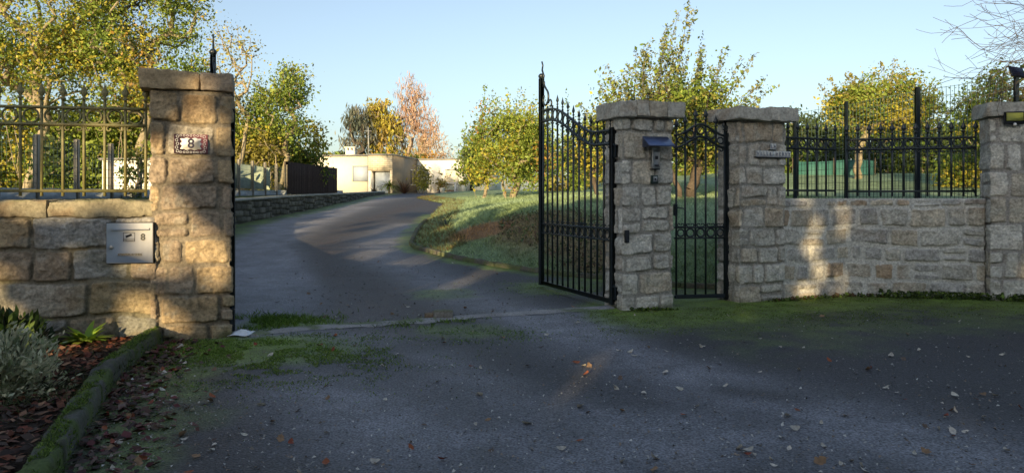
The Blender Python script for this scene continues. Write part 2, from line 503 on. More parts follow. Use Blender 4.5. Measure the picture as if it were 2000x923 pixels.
# driveway tints: worn wheel tracks, moss, brown litter stain
def trk(pts, w):
    P = A([gp(*p) if not hasattr(p, 'shape') else p for p in pts])
    return np.exp(-(np.abs(poly_sd(P, GX, GY)) / w) ** 2)
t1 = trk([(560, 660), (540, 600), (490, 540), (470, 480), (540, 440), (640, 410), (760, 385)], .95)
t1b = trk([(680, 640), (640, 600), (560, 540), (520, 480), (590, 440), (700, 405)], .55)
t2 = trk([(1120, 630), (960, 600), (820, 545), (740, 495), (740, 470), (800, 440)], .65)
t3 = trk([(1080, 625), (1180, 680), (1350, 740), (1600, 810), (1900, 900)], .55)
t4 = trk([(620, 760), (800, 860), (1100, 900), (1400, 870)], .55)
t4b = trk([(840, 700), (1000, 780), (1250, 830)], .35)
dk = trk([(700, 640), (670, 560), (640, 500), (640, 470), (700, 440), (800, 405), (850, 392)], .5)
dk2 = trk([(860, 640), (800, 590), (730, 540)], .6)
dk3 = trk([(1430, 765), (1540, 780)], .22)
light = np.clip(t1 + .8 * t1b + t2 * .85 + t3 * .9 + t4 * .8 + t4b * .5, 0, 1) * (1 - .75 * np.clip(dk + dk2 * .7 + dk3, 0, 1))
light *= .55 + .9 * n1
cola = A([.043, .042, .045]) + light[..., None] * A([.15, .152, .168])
cola = cola + (np.clip(dk + dk2 * .8, 0, 1) * .6)[..., None] * A([.004, -.010, -.020])
# moss: apron in front of the right pillars and wall, by the left pillar, along the wall foot, centre strip
wall_front = A([[1.1, 9.0], [2.0, 9.15], [3.6, 9.9], [4.68, 10.45], [6.3, 9.95], [9, 9.3], [14, 8.2]])
dw = np.abs(poly_sd(wall_front, GX, GY))
moss = ss(2.1, .2, dw + .9 * (n1 - .5)) * (GX > .8) * ss(.5, 1.3, GX)
moss = np.maximum(moss, .45 * ss(3.6, 1.2, dw + 1.6 * (n1 - .5)) * ss(1.2, 2.4, GX))
moss = np.maximum(moss, ss(.9, .1, np.hypot((GX + 2.35) / 1.2, (GY - 6.75) / .75) - .3 + .8 * (n1 - .5)))
moss = np.maximum(moss, ss(.7, .1, np.hypot((GX + 2.45) / 1.0, (GY - 8.0) / .6) - .1 + .8 * (n1 - .5)))
moss = np.maximum(moss, .8 * ss(.38, .05, np.abs(S + .12) + .5 * (n2 - .5)) * (GY > 11) * (GY < 24))
moss = np.maximum(moss, .7 * ss(1.1, .2, np.hypot((GX - .75) / 1.1, (GY - 11.3) / 1.2) + 1.0 * (n1 - .5)))
moss = np.maximum(moss, .8 * ss(.9, .1, np.abs(GX - LXX - .25) + .6 * (n1 - .5)) * (GY > 12))
moss = np.maximum(moss, .5 * ss(.8, .2, np.hypot((GX + .5) / .9, (GY - 7.6) / .8) + .9 * (n1 - .5)))
moss = np.maximum(moss, .55 * ss(.8, .2, np.hypot((GX + 1.0) / .9, (GY - 10.6) / 1.1) + .9 * (n1 - .5)))
moss = np.maximum(moss, .5 * ss(.75, .1, np.abs(GX - bed_x - .35) + .7 * (n1 - .5)) * (GY < 7.0))
moss *= ss(.3, .55, n2 * .6 + moss * .55)
mcol = A([.11, .165, .024])[None, None] * (.55 + 1.1 * fbm(GX * 7, GY * 7, 31))[..., None]
mcol = mcol * (1 - .35 * ss(.5, .7, n1)[..., None])
cola = cola * (1 - moss[..., None]) + mcol * moss[..., None]
stain = (ss(.5, .68, n3 * .5 + n1 * .5) * .3)[..., None]
cola = cola * (1 - stain) + A([.045, .043, .040]) * stain
ah = GZ + .004 + .006 * (fbm(GX * 2, GY * 2, 3) - .5) + moss * .008 * n2
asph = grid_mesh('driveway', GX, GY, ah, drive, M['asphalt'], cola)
tag(asph, kind='structure')

# lawn / bank surface
lawn = (S > .02) & (GY > 10.6) & (GY < 78) & (GX < 60) & ~((GX > 3.2) & (GY < 10.75)) 
bp_ = gp(965, 470); 
brown = brown_at(GX, GY, n1); dry = dry_at(GX, GY, n1)
frost = np.clip(.5 + .9 * (n3 - .4), 0, 1)
cl = A([.12, .17, .05]) * (1 - frost[..., None]) + A([.30, .41, .27]) * frost[..., None]
bb = np.clip(brown + .75 * dry, 0, 1)[..., None]
cl = cl * (1 - bb) + A([.26, .155, .08]) * bb
lw = grid_mesh('lawn', GX, GY, GZ + .002, lawn, M['turf'], cl)
tag(lw, kind='structure')
# planting bed
bedz = GZ + .07 + .05 * (fbm(GX * 3, GY * 3, 8) - .5)
bd = grid_mesh('planting_bed', GX, GY, bedz, in_bed & (GX > -9), M['soil'])
tag(bd, kind='structure')

# ------------------------------------------------------------------ stone masonry
TONES = {'ochre': A([.47, .36, .22]), 'grey': A([.47, .45, .395]), 'tan': A([.47, .42, .335]), 'brown': A([.39, .31, .225]), 'pale': A([.52, .50, .445]), 'dark': A([.38, .37, .345])}
def masonry(name, plan, z0, z1, courses, sw, seed, parent, closed=True, joint=.010, depth=.026, tones=('grey', 'grey', 'tan', 'pale'), mort=(.31, .29, .25), res=.011, warm=.35, split=.15, shade=1.0, moss_foot=.0, algae=0):
    rg = np.random.default_rng(seed)
    P = [A(p, float) for p in plan]
    if closed: P = P + [P[0]]
    L = [0]; 
    for a, b in zip(P[:-1], P[1:]): L.append(L[-1] + np.linalg.norm(b - a))
    us = []; pos = []; nor = []
    for i, (a, b) in enumerate(zip(P[:-1], P[1:])):
        ln = L[i + 1] - L[i]; n = max(2, int(ln / res))
        d = (b - a) / ln; nn = A([d[1], -d[0]])
        for k in range(n):
            t = k / n
            us.append(L[i] + t * ln); pos.append(a + d * t * ln)
            e = min(t * ln, (1 - t) * ln)
            nor.append((nn, i, t * ln, ln))
    if not closed:
        us.append(L[-1]); pos.append(P[-1]); nor.append((nn, i, ln, ln))
    # normals with mitred corners
    N_ = []
    dirs = [(b - a) / np.linalg.norm(b - a) for a, b in zip(P[:-1], P[1:])]
    ns = [A([d[1], -d[0]]) for d in dirs]
    for (nn, i, t, ln) in nor:
        v = nn.copy()
        if t < .03 and (closed or i > 0):
            w = .5 * (1 - t / .03); v = nn * (1 - w) + ns[i - 1] * w
        elif ln - t < .03 and (closed or i < len(ns) - 1):
            w = .5 * (1 - (ln - t) / .03); v = nn * (1 - w) + ns[(i + 1) % len(ns)] * w
        N_.append(v)
    us = A(us); pos = A(pos); N_ = A(N_)
    nv = max(2, int((z1 - z0) / res))
    vs = np.linspace(0, z1 - z0, nv + 1)
    U, V = np.meshgrid(us, vs, indexing='ij')
    per = L[-1]
    wu = U + .035 * (vn(U * 3.1, V * 3.1, seed) - .5) + .014 * (vn(U * 11, V * 11, seed + 1) - .5)
    wv = V + .05 * (vn(U * 2.3 + 9, V * 2.3, seed + 2) - .5) + .016 * (vn(U * 11 + 5, V * 11, seed + 3) - .5)
    ch = A(courses, float); ch = ch / ch.sum() * (z1 - z0)
    cb = np.concatenate([[0], np.cumsum(ch)])
    ci = np.clip(np.searchsorted(cb, wv, side='right') - 1, 0, len(ch) - 1)
    D = np.zeros(U.shape); sid = np.zeros(U.shape, int); count = 0
    CU = np.zeros(U.shape); CV = np.zeros(U.shape)
    for c in range(len(ch)):
        mk = ci == c
        if not mk.any(): continue
        b = [-.3 + rg.uniform(-.1, .1)]
        while b[-1] < per + .3:
            b.append(b[-1] + max(.09, sw * rg.uniform(.5, 1.55) * (.75 + ch[c] / .5)))
        b = A(b)
        uu = wu[mk]; vv = wv[mk]
        k = np.clip(np.searchsorted(b, uu, side='right') - 1, 0, len(b) - 2)
        du = np.minimum(uu - b[k], b[k + 1] - uu)
        lo = np.full(uu.shape, cb[c]); hi = np.full(uu.shape, cb[c + 1])
        sp = rg.random(len(b)) < split
        fr = rg.uniform(.35, .65, len(b))
        ms = cb[c] + fr[k] * ch[c]
        up = sp[k] & (vv > ms); dnn = sp[k] & (vv <= ms)
        lo = np.where(up, ms, lo); hi = np.where(dnn, ms, hi)
        # random vertical jitter of the bed joints per stone
        dv = np.minimum(vv - lo, hi - vv)
        r = .05
        du_, dv_ = np.minimum(du, r), np.minimum(dv, r)
        rd = r - np.hypot(r - du_, r - dv_)
        D[mk] = np.minimum(np.where((du < r) & (dv < r), rd, np.minimum(du, dv)), .2)
        sid[mk] = count + k * 2 + up
        CU[mk] = uu - .5 * (b[k] + b[k + 1]); CV[mk] = vv - .5 * (lo + hi)
        count += 2 * len(b)
    D = D - .007 * vn(U * 40, V * 40, seed + 5) - .006 * vn(U * 18, V * 18, seed + 6)
    jw = joint * (.5 + 1.0 * vn(U * 2, V * 2, seed + 8))
    prof = ss(0, 1, (D - jw) / .008)
    so_ = rg.uniform(-.3, 1, count + 2)[sid]; tu = rg.uniform(-.05, .05, count + 2)[sid]; tv = rg.uniform(-.06, .06, count + 2)[sid]
    rough = fbm(U * 14, V * 14, seed + 20, 5) - .5
    chis = fbm(U * 5 + 40, V * 9, seed + 22, 3) - .5
    H = prof * (depth * (.65 + .35 * so_) + tu * CU + tv * CV + .026 * rough + .036 * chis + .010 * (vn(U * 45, V * 45, seed + 24) - .5)) + (1 - prof) * (.003 * vn(U * 30, V * 30, seed + 9) - .022 * ss(.5, .62, fbm(U * 3.3, V * 3.3, seed + 60, 2)))
    V3 = np.zeros(U.shape + (3,))
    V3[..., 0] = pos[:, None, 0] + N_[:, None, 0] * H
    V3[..., 1] = pos[:, None, 1] + N_[:, None, 1] * H
    V3[..., 2] = z0 + V
    tn = [TONES[t] for t in tones]
    pick = rg.integers(0, len(tn), count + 2); brt = rg.uniform(.86, 1.13, count + 2)
    pal = A([tn[p] for p in pick]) * brt[:, None]
    sc = pal[sid]
    sc = sc * (.42 + 1.16 * (.55 * fbm(U * 11, V * 14, seed + 30, 5) + .45 * fbm(U * 34, V * 38, seed + 35, 2)))[..., None]
    rust = ss(.54, .76, fbm(U * 2.2 + 7, V * 3.0, seed + 31)) * warm
    sc = sc * (1 - rust[..., None]) + A([.27, .17, .085]) * rust[..., None]
    lich = ss(.62, .75, fbm(U * 8, V * 8, seed + 33)) * .45
    sc = sc * (1 - lich[..., None]) + A([.36, .355, .30]) * lich[..., None]
    mc = A(mort) * (.75 + .5 * fbm(U * 8, V * 8, seed + 32))[..., None]
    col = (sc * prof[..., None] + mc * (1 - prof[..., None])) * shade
    crev = (1 - np.abs(prof * 2 - 1)) * .0
    if moss_foot:
        mf = ss(moss_foot, .02, V + .16 * (vn(U * 6, V * 6, seed + 40) - .5))
        col = col * (1 - .75 * mf[..., None]) + A([.05, .07, .02]) * .75 * mf[..., None]
    if algae:
        al = algae * ss(.4, .7, fbm(U * 1.5, V * 1.5, seed + 44))
        col = col * (1 - al[..., None]) + A([.14, .14, .07]) * al[..., None]
    nu = len(us); I = np.arange(nu * (nv + 1)).reshape(nu, nv + 1)
    if closed:
        I2 = np.concatenate([I, I[:1]], 0)
    else: I2 = I
    F = np.stack([I2[:-1, :-1], I2[1:, :-1], I2[1:, 1:], I2[:-1, 1:]], -1).reshape(-1, 4)
    Vv = V3.reshape(-1, 3)
    F = [tuple(f) for f in F]
    if closed:
        F.append(tuple(I[:, -1]))
    return mesh_np(name, Vv, F, M['stone'], parent, col=col.reshape(-1, 3), smooth=True)

def rockbox(name, c, dims, rz, seed, parent, m=None, tone=(.29, .27, .22), rough=.03, res=.02, tilt=0):
    """rounded irregular stone block, closed"""
    dx, dy, dz = [d / 2 for d in dims]
    n = [max(2, int(d / res)) for d in dims]
    V = []; F = []; off = 0
    def face(o, u, v, nu, nv_):
        nonlocal off
        a = np.linspace(-1, 1, nu + 1); b = np.linspace(-1, 1, nv_ + 1)
        Aa, Bb = np.meshgrid(a, b, indexing='ij')
        P = A(o)[None, None] + Aa[..., None] * A(u) + Bb[..., None] * A(v)
        V.append(P.reshape(-1, 3))
        I = np.arange((nu + 1) * (nv_ + 1)).reshape(nu + 1, nv_ + 1) + off
        F.extend([tuple(f) for f in np.stack([I[:-1, :-1], I[1:, :-1], I[1:, 1:], I[:-1, 1:]], -1).reshape(-1, 4)])
        off += (nu + 1) * (nv_ + 1)
    face((0, -1, 0), (1, 0, 0), (0, 0, 1), n[0], n[2]); face((0, 1, 0), (-1, 0, 0), (0, 0, 1), n[0], n[2])
    face((1, 0, 0), (0, 1, 0), (0, 0, 1), n[1], n[2]); face((-1, 0, 0), (0, -1, 0), (0, 0, 1), n[1], n[2])
    face((0, 0, 1), (1, 0, 0), (0, 1, 0), n[0], n[1]); face((0, 0, -1), (1, 0, 0), (0, -1, 0), n[0], n[1])
    V = np.concatenate(V)
    P = V * A([dx, dy, dz])
    # round
    r = min(.016, min(dx, dy, dz) * .5)
    q = np.clip(P, -(A([dx, dy, dz]) - r), A([dx, dy, dz]) - r)
    dlt = P - q; ln = np.linalg.norm(dlt, axis=1, keepdims=True)
    P = np.where(ln > 1e-6, q + dlt / np.maximum(ln, 1e-6) * np.minimum(ln, r), P)
    s3 = lambda f, k: (fbm(P[:, 0] * f + P[:, 1] * f * .7, P[:, 2] * f + P[:, 1] * f * .6, seed + k, 4) - .5)
    nd = P / np.maximum(np.linalg.norm(P, axis=1, keepdims=True), 1e-6)
    sg = np.sign(V) * (np.abs(V) > .98)
    amt = rough * 1.6 * s3(4, 0) + rough * s3(13, 3)
    P = P + sg * amt[:, None]
    P[:, 2] += tilt * P[:, 0]
    cs = A(tone) * (.7 + .6 * fbm(P[:, 0] * 9 + P[:, 1] * 5, P[:, 2] * 9, seed + 9))[:, None]
    ru = ss(.5, .7, fbm(P[:, 0] * 3, P[:, 2] * 4 + P[:, 1] * 3, seed + 10))[:, None] * .5
    cs = cs * (1 - ru) + A([.25, .16, .085]) * ru
    top = (ss(.4, .65, fbm(P[:, 0] * 6, P[:, 1] * 6, seed + 12)) * (V[:, 2] > .9) * .6)[:, None]
    cs = cs * (1 - top) + A([.12, .13, .06]) * top
    ca, sa = math.cos(rz), math.sin(rz)
    Q = P.copy(); Q[:, 0] = P[:, 0] * ca - P[:, 1] * sa; Q[:, 1] = P[:, 0] * sa + P[:, 1] * ca
    Q += A(c)
    return mesh_np(name, Q, F, m or M['cap'], parent, col=cs, smooth=True)

def pillar(name, corner, rz, w, d, h, cap_h, over, seed, label, capdiv, tones, mort, courses, grp='granite gate pillars', dz=(0,), sw=.24, shade=1.0, warm=.35):
    """corner = front left foot; rz = direction of the front face"""
    e = empty(name, (corner[0], corner[1], 0), rz)
    tag(e, label, 'gate pillar', grp)
    masonry('masonry', [(0, 0), (w, 0), (w, d), (0, d)], -.05, h, courses, sw, seed, e, tones=tones, mort=mort, moss_foot=.10, depth=.020, shade=shade, warm=warm)
    x = -over[0]; tot = w + over[0] + over[1]
    sm = sum(capdiv)
    for k, cdv in enumerate(capdiv):
        ww = tot * cdv / sm
        rockbox('coping_stone', (x + ww / 2, d / 2 - .02, h + cap_h / 2 + dz[k % len(dz)]), (ww + .002, d + over[2] * 2, cap_h), 0, seed + 50 + k, e, tone=TONES[tones[k % len(tones)]] * .85, rough=.024)
        x += ww
    return e

PW_L = .68
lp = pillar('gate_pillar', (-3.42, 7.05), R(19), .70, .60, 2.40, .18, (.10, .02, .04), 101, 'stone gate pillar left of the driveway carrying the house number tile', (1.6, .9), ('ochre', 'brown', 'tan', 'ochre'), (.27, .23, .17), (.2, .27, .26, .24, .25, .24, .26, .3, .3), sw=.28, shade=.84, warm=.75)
CPA, CPC = R(20), (1.345, 9.02)
cp = pillar('gate_pillar', CPC, CPA, .69, .46, 2.36, .2, (.10, .12, .10), 211, 'grey stone gate pillar between the open gate leaf and the small gate, with the intercom', (.95, .7, 1.0, 1.0), ('grey', 'pale', 'tan', 'grey'), (.31, .295, .26), (.24, .28, .2, .26, .34, .26, .3, .34, .18), dz=(-.015, -.0, .0, .0))
RPA, RPC = R(25), (2.974, 9.69)
rp = pillar('gate_pillar', RPC, RPA, .775, .42, 2.40, .17, (.12, .14, .10), 311, 'grey stone gate pillar right of the small gate with the house name tiles', (1.5, 1.4), ('grey', 'pale', 'grey', 'tan'), (.31, .295, .26), (.28, .26, .22, .24, .26, .28, .24, .3, .3), dz=(-.01, .0))
fr_ang = math.atan2(-.12, 1)
fp = pillar('wall_pillar', (6.40, 9.92), R(-12), .95, .34, 2.45, .19, (.08, .1, .08), 411, 'stone wall pillar at the far right edge, behind the solar floodlight', (1, 1.2), ('grey', 'grey', 'pale', 'tan'), (.33, .31, .28), (.3, .3, .3, .3, .3, .3, .3), grp=None)

# left wall (12 deg), front from (-3.42,7.05) to the left
LWA = R(11)
lw_e = empty('stone_wall', (-3.40, 7.06, 0), LWA)
tag(lw_e, 'rough stone boundary wall at the left carrying the steel letterbox', 'wall')
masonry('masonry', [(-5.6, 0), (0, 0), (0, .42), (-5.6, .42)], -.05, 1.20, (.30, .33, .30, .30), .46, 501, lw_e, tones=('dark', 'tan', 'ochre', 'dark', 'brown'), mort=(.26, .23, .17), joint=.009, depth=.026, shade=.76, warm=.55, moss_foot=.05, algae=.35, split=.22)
xx = 0
for k, wd in enumerate((.92, .78, 1.05, .9, 1.0, .95)):
    rockbox('coping_stone', (xx - wd / 2 - .005, .215, 1.265), (wd - .008, .47, .155), 0, 520 + k, lw_e, tone=(.27, .24, .165), rough=.032, tilt=.0)
    xx -= wd

# right wall: two sections behind one another
w1a, w1b = A([3.64, 10.03]), A([4.70, 10.50]); w2b = A([6.40, 10.06])
d1 = (w1b - w1a) / np.linalg.norm(w1b - w1a); n1_ = A([d1[1], -d1[0]])
d2 = (w2b - w1b) / np.linalg.norm(w2b - w1b); n2_ = A([d2[1], -d2[0]])
rw = empty('stone_wall', (w1a[0], w1a[1], 0), 0)
tag(rw, 'grey stone boundary wall at the right below the dark iron fence', 'wall')
def rel(p): return (p[0] - w1a[0], p[1] - w1a[1])
bk1 = w1a - n1_ * .4; bkm = w1b + A([.03, .42]); bk2 = w2b - n2_ * .4
masonry('masonry', [rel(w1a), rel(w1b), rel(w2b), rel(bk2), rel(bkm), rel(bk1)], -.05, 1.37, (.30, .27, .24, .28, .30, .13), .27, 531, rw, tones=('grey', 'dark', 'dark', 'tan', 'brown', 'grey'), mort=(.52, .51, .465), joint=.019, depth=.022, moss_foot=.06)
# wall continuing beyond the far pillar
w3a, w3b = A([7.25, 9.8]), A([13.0, 8.3])
rw2 = empty('stone_wall', (w3a[0], w3a[1], 0), 0)
tag(rw2, 'stone boundary wall continuing right beyond the end pillar', 'wall')
masonry('masonry', [(0, 0), (5.75, -1.5), (5.8, -1.1), (.05, .4)], -.05, 1.37, (.30, .27, .24, .28, .30), .27, 541, rw2, res=.03)

# ------------------------------------------------------------------ ironwork
def picket_mesh(zb, zt, m, parent, r=.014, x=0, seg=6, name='picket'):
    b = MB(); b.tube([(0, 0, zb), (0, 0, zt)], r, seg)
    o = b.build(name, m, parent, smooth=False); o.location = (x, 0, 0)
    return o
def finial_mesh(m, parent, s=1.0):
    b = MB()
    b.lathe([(.009, 0), (.009, .018), (.019, .022), (.019, .034), (.009, .040), (.010, .052), (.024, .082), (.0245, .088), (.010, .135), (.0005, .172)], seg=8, sy=.5)
    for v_ in b.v: v_ *= A([1.45, 1.45, 1.0])
    o = b.build('finial', m, parent); o.scale = (s, s, s)
    return o
def scroll_pts(w, h):
    pts = []
    for k in range(11):      # left curl from inside outwards
        a = math.pi * .2 + k / 10 * math.pi * 1.5
        r = .35 + .65 * k / 10
        pts.append((-w / 2 + h / 2 * 1.0 + math.cos(-a + math.pi * .2) * h / 2 * r * .9, -h / 2 + math.sin(-a + math.pi * .2) * h / 2 * r * .9))
    return pts
def scroll_mesh(m, parent, w, h, r=.0085):
    b = MB()
    rad = h * .5
    for sgn in (-1, 1):
        pts = []
        for k in range(17):
            t = k / 16
            a = math.pi * (.5 + 1.55 * t)            # start on top, go outward and round
            rr = rad * (1 - .6 * t)
            cx = w / 2 - rad
            px_, pz_ = cx - math.cos(a) * rr * 1, -rad + math.sin(a) * rr
            pts.append((sgn * px_, 0, pz_))
        pts = [(0, 0, -.004)] + pts
        b.tube(pts, r, 5)
    return b.build('scroll', m, parent, smooth=True)

def rail(pts, m, parent, w=.022, h=.018):
    b = MB()
    P = A(pts); V = []; F = []
    for p in P:
        for dy, dz in ((-w / 2, -h / 2), (w / 2, -h / 2), (w / 2, h / 2), (-w / 2, h / 2)):
            V.append((p[0], p[1] + dy, p[2] + dz))
    for i in range(len(P) - 1):
        for k in range(4):
            a, c = i * 4 + k, i * 4 + (k + 1) % 4
            F.append((a, a + 4, c + 4, c))
    F.append((0, 1, 2, 3)); F.append(tuple(len(V) - 4 + k for k in (3, 2, 1, 0)))
    b.add(V, F)
    return b.build('rail', m, parent)

def panel(parent, xs, m, zbot, zlow, f_top, f_2, mid=None, xe=None, fin=True, finial_on=None, tip=.06, ringr=None, below=None, picket_r=.0145, x0=None, x1=None):
    """fence or gate panel in local xz plane. xs bars; f_top/f_2 heights of the two upper rails"""
    x0 = xs[0] if x0 is None else x0; x1 = xs[-1] if x1 is None else x1
    n = 24
    tops = [(x0 + (x1 - x0) * k / n, 0, f_top(x0 + (x1 - x0) * k / n)) for k in range(n + 1)]
    seconds = [(p[0], 0, f_2(p[0])) for p in tops]
    rail(tops, m, parent, .038, .026); rail(seconds, m, parent, .038, .026)
    rail([(x0, 0, zlow), (x1, 0, zlow)], m, parent, .034, .028)
    f0 = None
    pk0 = None
    for i, x in enumerate(xs):
        zt = f_top(x) + tip
        pk = picket_mesh(zbot, zt, m, parent, picket_r, x)
        if fin and (finial_on is None or finial_on[i]):
            if f0 is None: f0 = finial_mesh(m, pk); f0.location = (0, 0, zt); 
            else: copy_part(f0, pk, (0, 0, zt))
    r0 = s0 = None
    for a, b in zip(xs[:-1], xs[1:]):
        x = (a + b) / 2
        gap = f_top(x) - f_2(x) - .02
        rad = min(gap, (b - a) - 2 * picket_r) / 2
        if r0 is None:
            q = MB(); q.torus((0, 0, 0), rad - .005, .0105, 22, 6); r0 = q.build('ring', m, parent, smooth=True); r0.location = (x, 0, (f_top(x) + f_2(x)) / 2); rr0 = rad
            s0 = scroll_mesh(m, parent, (b - a) - .025, .055); s0.location = (x, 0, f_2(x) - .01); sw0 = b - a
        else:
            copy_part(r0, parent, (x, 0, (f_top(x) + f_2(x)) / 2), (rad / rr0,) * 3)
            c = copy_part(s0, parent, (x, 0, f_2(x) - .01)); c.scale = ((b - a) / sw0, 1, 1)
            c.rotation_euler = (0, -math.atan((f_2(x + .02) - f_2(x - .02)) / .04), 0)
    if mid:
        zt, zb_ = mid
        rail([(x0, 0, zt), (x1, 0, zt)], m, parent, .032, .02); rail([(x0, 0, zb_), (x1, 0, zb_)], m, parent, .032, .02)
        for a, b in zip(xs[:-1], xs[1:]):
            x = (a + b) / 2; rad = min((zt - zb_ - .02), (b - a) - .02) / 2
            copy_part(r0, parent, (x, 0, (zt + zb_) / 2), (rad / rr0,) * 3)
            copy_part(s0, parent, (x, 0, zt + .01), ((b - a) / sw0, 1, .9), (math.pi, 0, 0))
        if below:
            for a, b in zip(xs[:-1], xs[1:]):
                picket_mesh(zbot, zb_, m, parent, picket_r * .85, (a + b) / 2)

# right fence, section one and two (one thing: it is one angled fence)
rf = empty('iron_fence', (w1a[0], w1a[1], 0), 0)
tag(rf, 'dark iron fence with spear points and rings on top of the right stone wall', 'fence')
def fence_sub(name, p0, p1, nb, m, fence_top=2.205, f2=2.065, zl=1.47, zb=1.40, lab=None, thing=None):
    e = empty(name, (p0[0], p0[1], 0), math.atan2(p1[1] - p0[1], p1[0] - p0[0]))
    ln = float(np.hypot(p1[0] - p0[0], p1[1] - p0[1]))
    xs = [ln * k / nb for k in range(nb + 1)]
    panel(e, xs, m, zb, zl, lambda x: fence_top, lambda x: f2)
    return e
bpy.data.objects.remove(rf)
f1 = fence_sub('iron_fence', w1a + A([.08, .02]) - n1_ * .16, w1b - n1_ * .16 + A([.0, 0]), 6, M['iron'], 2.21, 2.07, 1.48)
tag(f1, 'short angled dark iron fence section nearest the house name pillar', 'fence', 'dark iron fences on the right wall')
f2 = fence_sub('iron_fence', w1b - n2_ * .16 + A([.06, 0]), w2b - n2_ * .16 - A([.06, 0]), 11, M['iron'], 2.21, 2.07, 1.47)
tag(f2, 'long dark iron fence section reaching to the end pillar with the floodlight', 'fence', 'dark iron fences on the right wall')
b = MB(); b.tube([(0, .0, 1.5), (.10, .18, 1.40)], .012, 6); b.build('stay', M['iron'], f2).location = (float(np.linalg.norm(w2b - w1b)) - .15, 0, 0)
# left fence
lf = empty('iron_fence', (-3.40, 7.06, 0), LWA)
tag(lf, 'iron fence coloured olive for sunlight, with spear points on top of the left stone wall', 'fence')
xs = [-.12 - .183 * k for k in range(0, 22)][::-1]
panel(lf, xs, M['iron_sunlit'], 1.385, 1.435, lambda x: 2.225, lambda x: 2.065)
for o in list(lf.children): o.location.y += .16

# pedestrian gate
pg0, pg1 = A(at(1318, 9.78)), A(at(1418, 9.90))
pg = empty('pedestrian_gate', (pg0[0], pg0[1], 0), math.atan2(pg1[1] - pg0[1], pg1[0] - pg0[0]))
tag(pg, 'narrow dark iron garden gate with an arched top between two stone pillars', 'gate')
ln = float(np.linalg.norm(pg1 - pg0))
arch = lambda x: 2.185 + .165 * math.exp(-((x - ln * .5) / (ln * .30)) ** 2)
arch2 = lambda x: arch(x) - .16
xs = [ln * k / 5 for k in range(6)]
xs[0] += .02
panel(pg, xs[:5] + [ln - .02], M['iron'], .06, .075, arch, arch2, mid=(.985, .845), picket_r=.0145, x0=-.01, x1=ln, tip=.055)
b = MB(); b.bbox((0, 0, 1.13), (.07, .06, 2.22), .006); o = b.build('stile', M['iron'], pg); o.location = (ln + .01, 0, 0)
finial = finial_mesh(M['iron'], o, 1.0); finial.location = (0, 0, 2.235)
b = MB(); b.bbox((0, 0, .075), (ln, .04, .05), .005); b.build('bottom_rail', M['iron'], pg).location = (ln / 2, 0, 0)
b = MB(); b.bbox((0, 0, 0), (.045, .05, .16), .006); lk = b.build('lock_box', M['iron'], pg); lk.location = (.0, -.02, 1.22)
b = MB(); b.tube([(0, -.03, .03), (0, -.07, .03), (.10, -.07, .015)], .007, 6); b.build('handle', M['iron'], lk)
for zz in (2.0, .12):
    b = MB(); b.bbox((0, .0, 0), (.07, .04, .1), .006); b.build('hinge', M['iron'], pg).location = (ln + .06, 0, zz)

# driveway gate leaves
def big_gate(p0, p1, label, mirror=1):
    e = empty('driveway_gate', (p0[0], p0[1], 0), math.atan2(p1[1] - p0[1], p1[0] - p0[0]))
    tag(e, label, 'gate', 'tall iron driveway gate leaves')
    ln = float(np.hypot(p1[0] - p0[0], p1[1] - p0[1]))
    def top(x):
        t = x / ln
        return 2.215 + .50 * float(ss(.18, .86, t)) + .012 * math.sin(t * 6)
    sec = lambda x: top(x) - .165
    nb = 13
    xs = [.06 + (ln - .12) * k / (nb - 1) for k in range(nb)]
    fo = [True] * (nb - 3) + [False, False, False]
    panel(e, xs, M['iron'], .07, .09, top, sec, mid=(.985, .845), picket_r=.0145, x0=.0, x1=ln, finial_on=fo, below=False, tip=.05)
    b = MB(); b.bbox((0, 0, 1.15), (.07, .07, 2.2), .006); b.build('hinge_stile', M['iron'], e).location = (.0, 0, 0)
    b = MB(); b.bbox((0, 0, 1.63), (.075, .07, 3.16), .006)
    b.lathe([(.02, 0), (.045, .02), (.05, .045), (.03, .075), (.02, .08)], (0, 0, 3.2), 10)
    st = b.build('free_stile', M['iron'], e); st.location = (ln, 0, 0)
    b = MB(); b.bbox((0, 0, .09), (ln, .04, .06), .005); b.build('bottom_rail', M['iron'], e).location = (ln / 2, 0, 0)
    zb = top(ln - .1)
    # ornamental scroll bracket on the free stile
    b = MB()
    def cs(cx, cz, r0, a0, a1, k=1.0, n=22):
        return [(cx + r0 * (1 - k * i / n * .55) * math.cos(a0 + (a1 - a0) * i / n), 0, cz + r0 * (1 - k * i / n * .55) * math.sin(a0 + (a1 - a0) * i / n)) for i in range(n + 1)]
    b.tube([(ln - .03, 0, zb + .45)] + cs(ln - .15, zb + .17, .14, 1.9, 1.9 + 5.2, 1), .015, 6)
    b.tube(cs(ln - .075, zb + .40, .055, -.5, 5.0, .8), .013, 6)
    b.tube(cs(ln - .34, zb + .07, .07, .2, 5.2, .9), .013, 6)
    b.tube([(ln - .03, 0, zb + .62), (ln - .07, 0, zb + .56), (ln - .10, 0, zb + .52), (ln - .085, 0, zb + .50), (ln - .03, 0, zb + .44)], .014, 6)
    b.tube([(ln - .02, 0, zb + .75), (ln - .055, 0, zb + .69), (ln - .03, 0, zb + .62)], .012, 6)
    b.build('ornament', M['iron'], e, smooth=True)
    b = MB(); b.bbox((0, -.03, 0), (.11, .012, .05), .003); b.build('plate', M['keybox'], e).location = (ln * .42, 0, 1.02)
    for zz in (1.95, .2):
        b = MB(); b.bbox((-.06, .0, 0), (.09, .05, .16), .008); b.tube([(-.03, 0, -.1), (-.03, 0, .1)], .02, 8); b.build('hinge', M['iron'], e).location = (0, 0, zz)
    return e
big_gate(A(at(1197, 9.22)), A(at(1057.5, 11.38)), 'open dark iron driveway gate leaf hung on the intercom pillar')
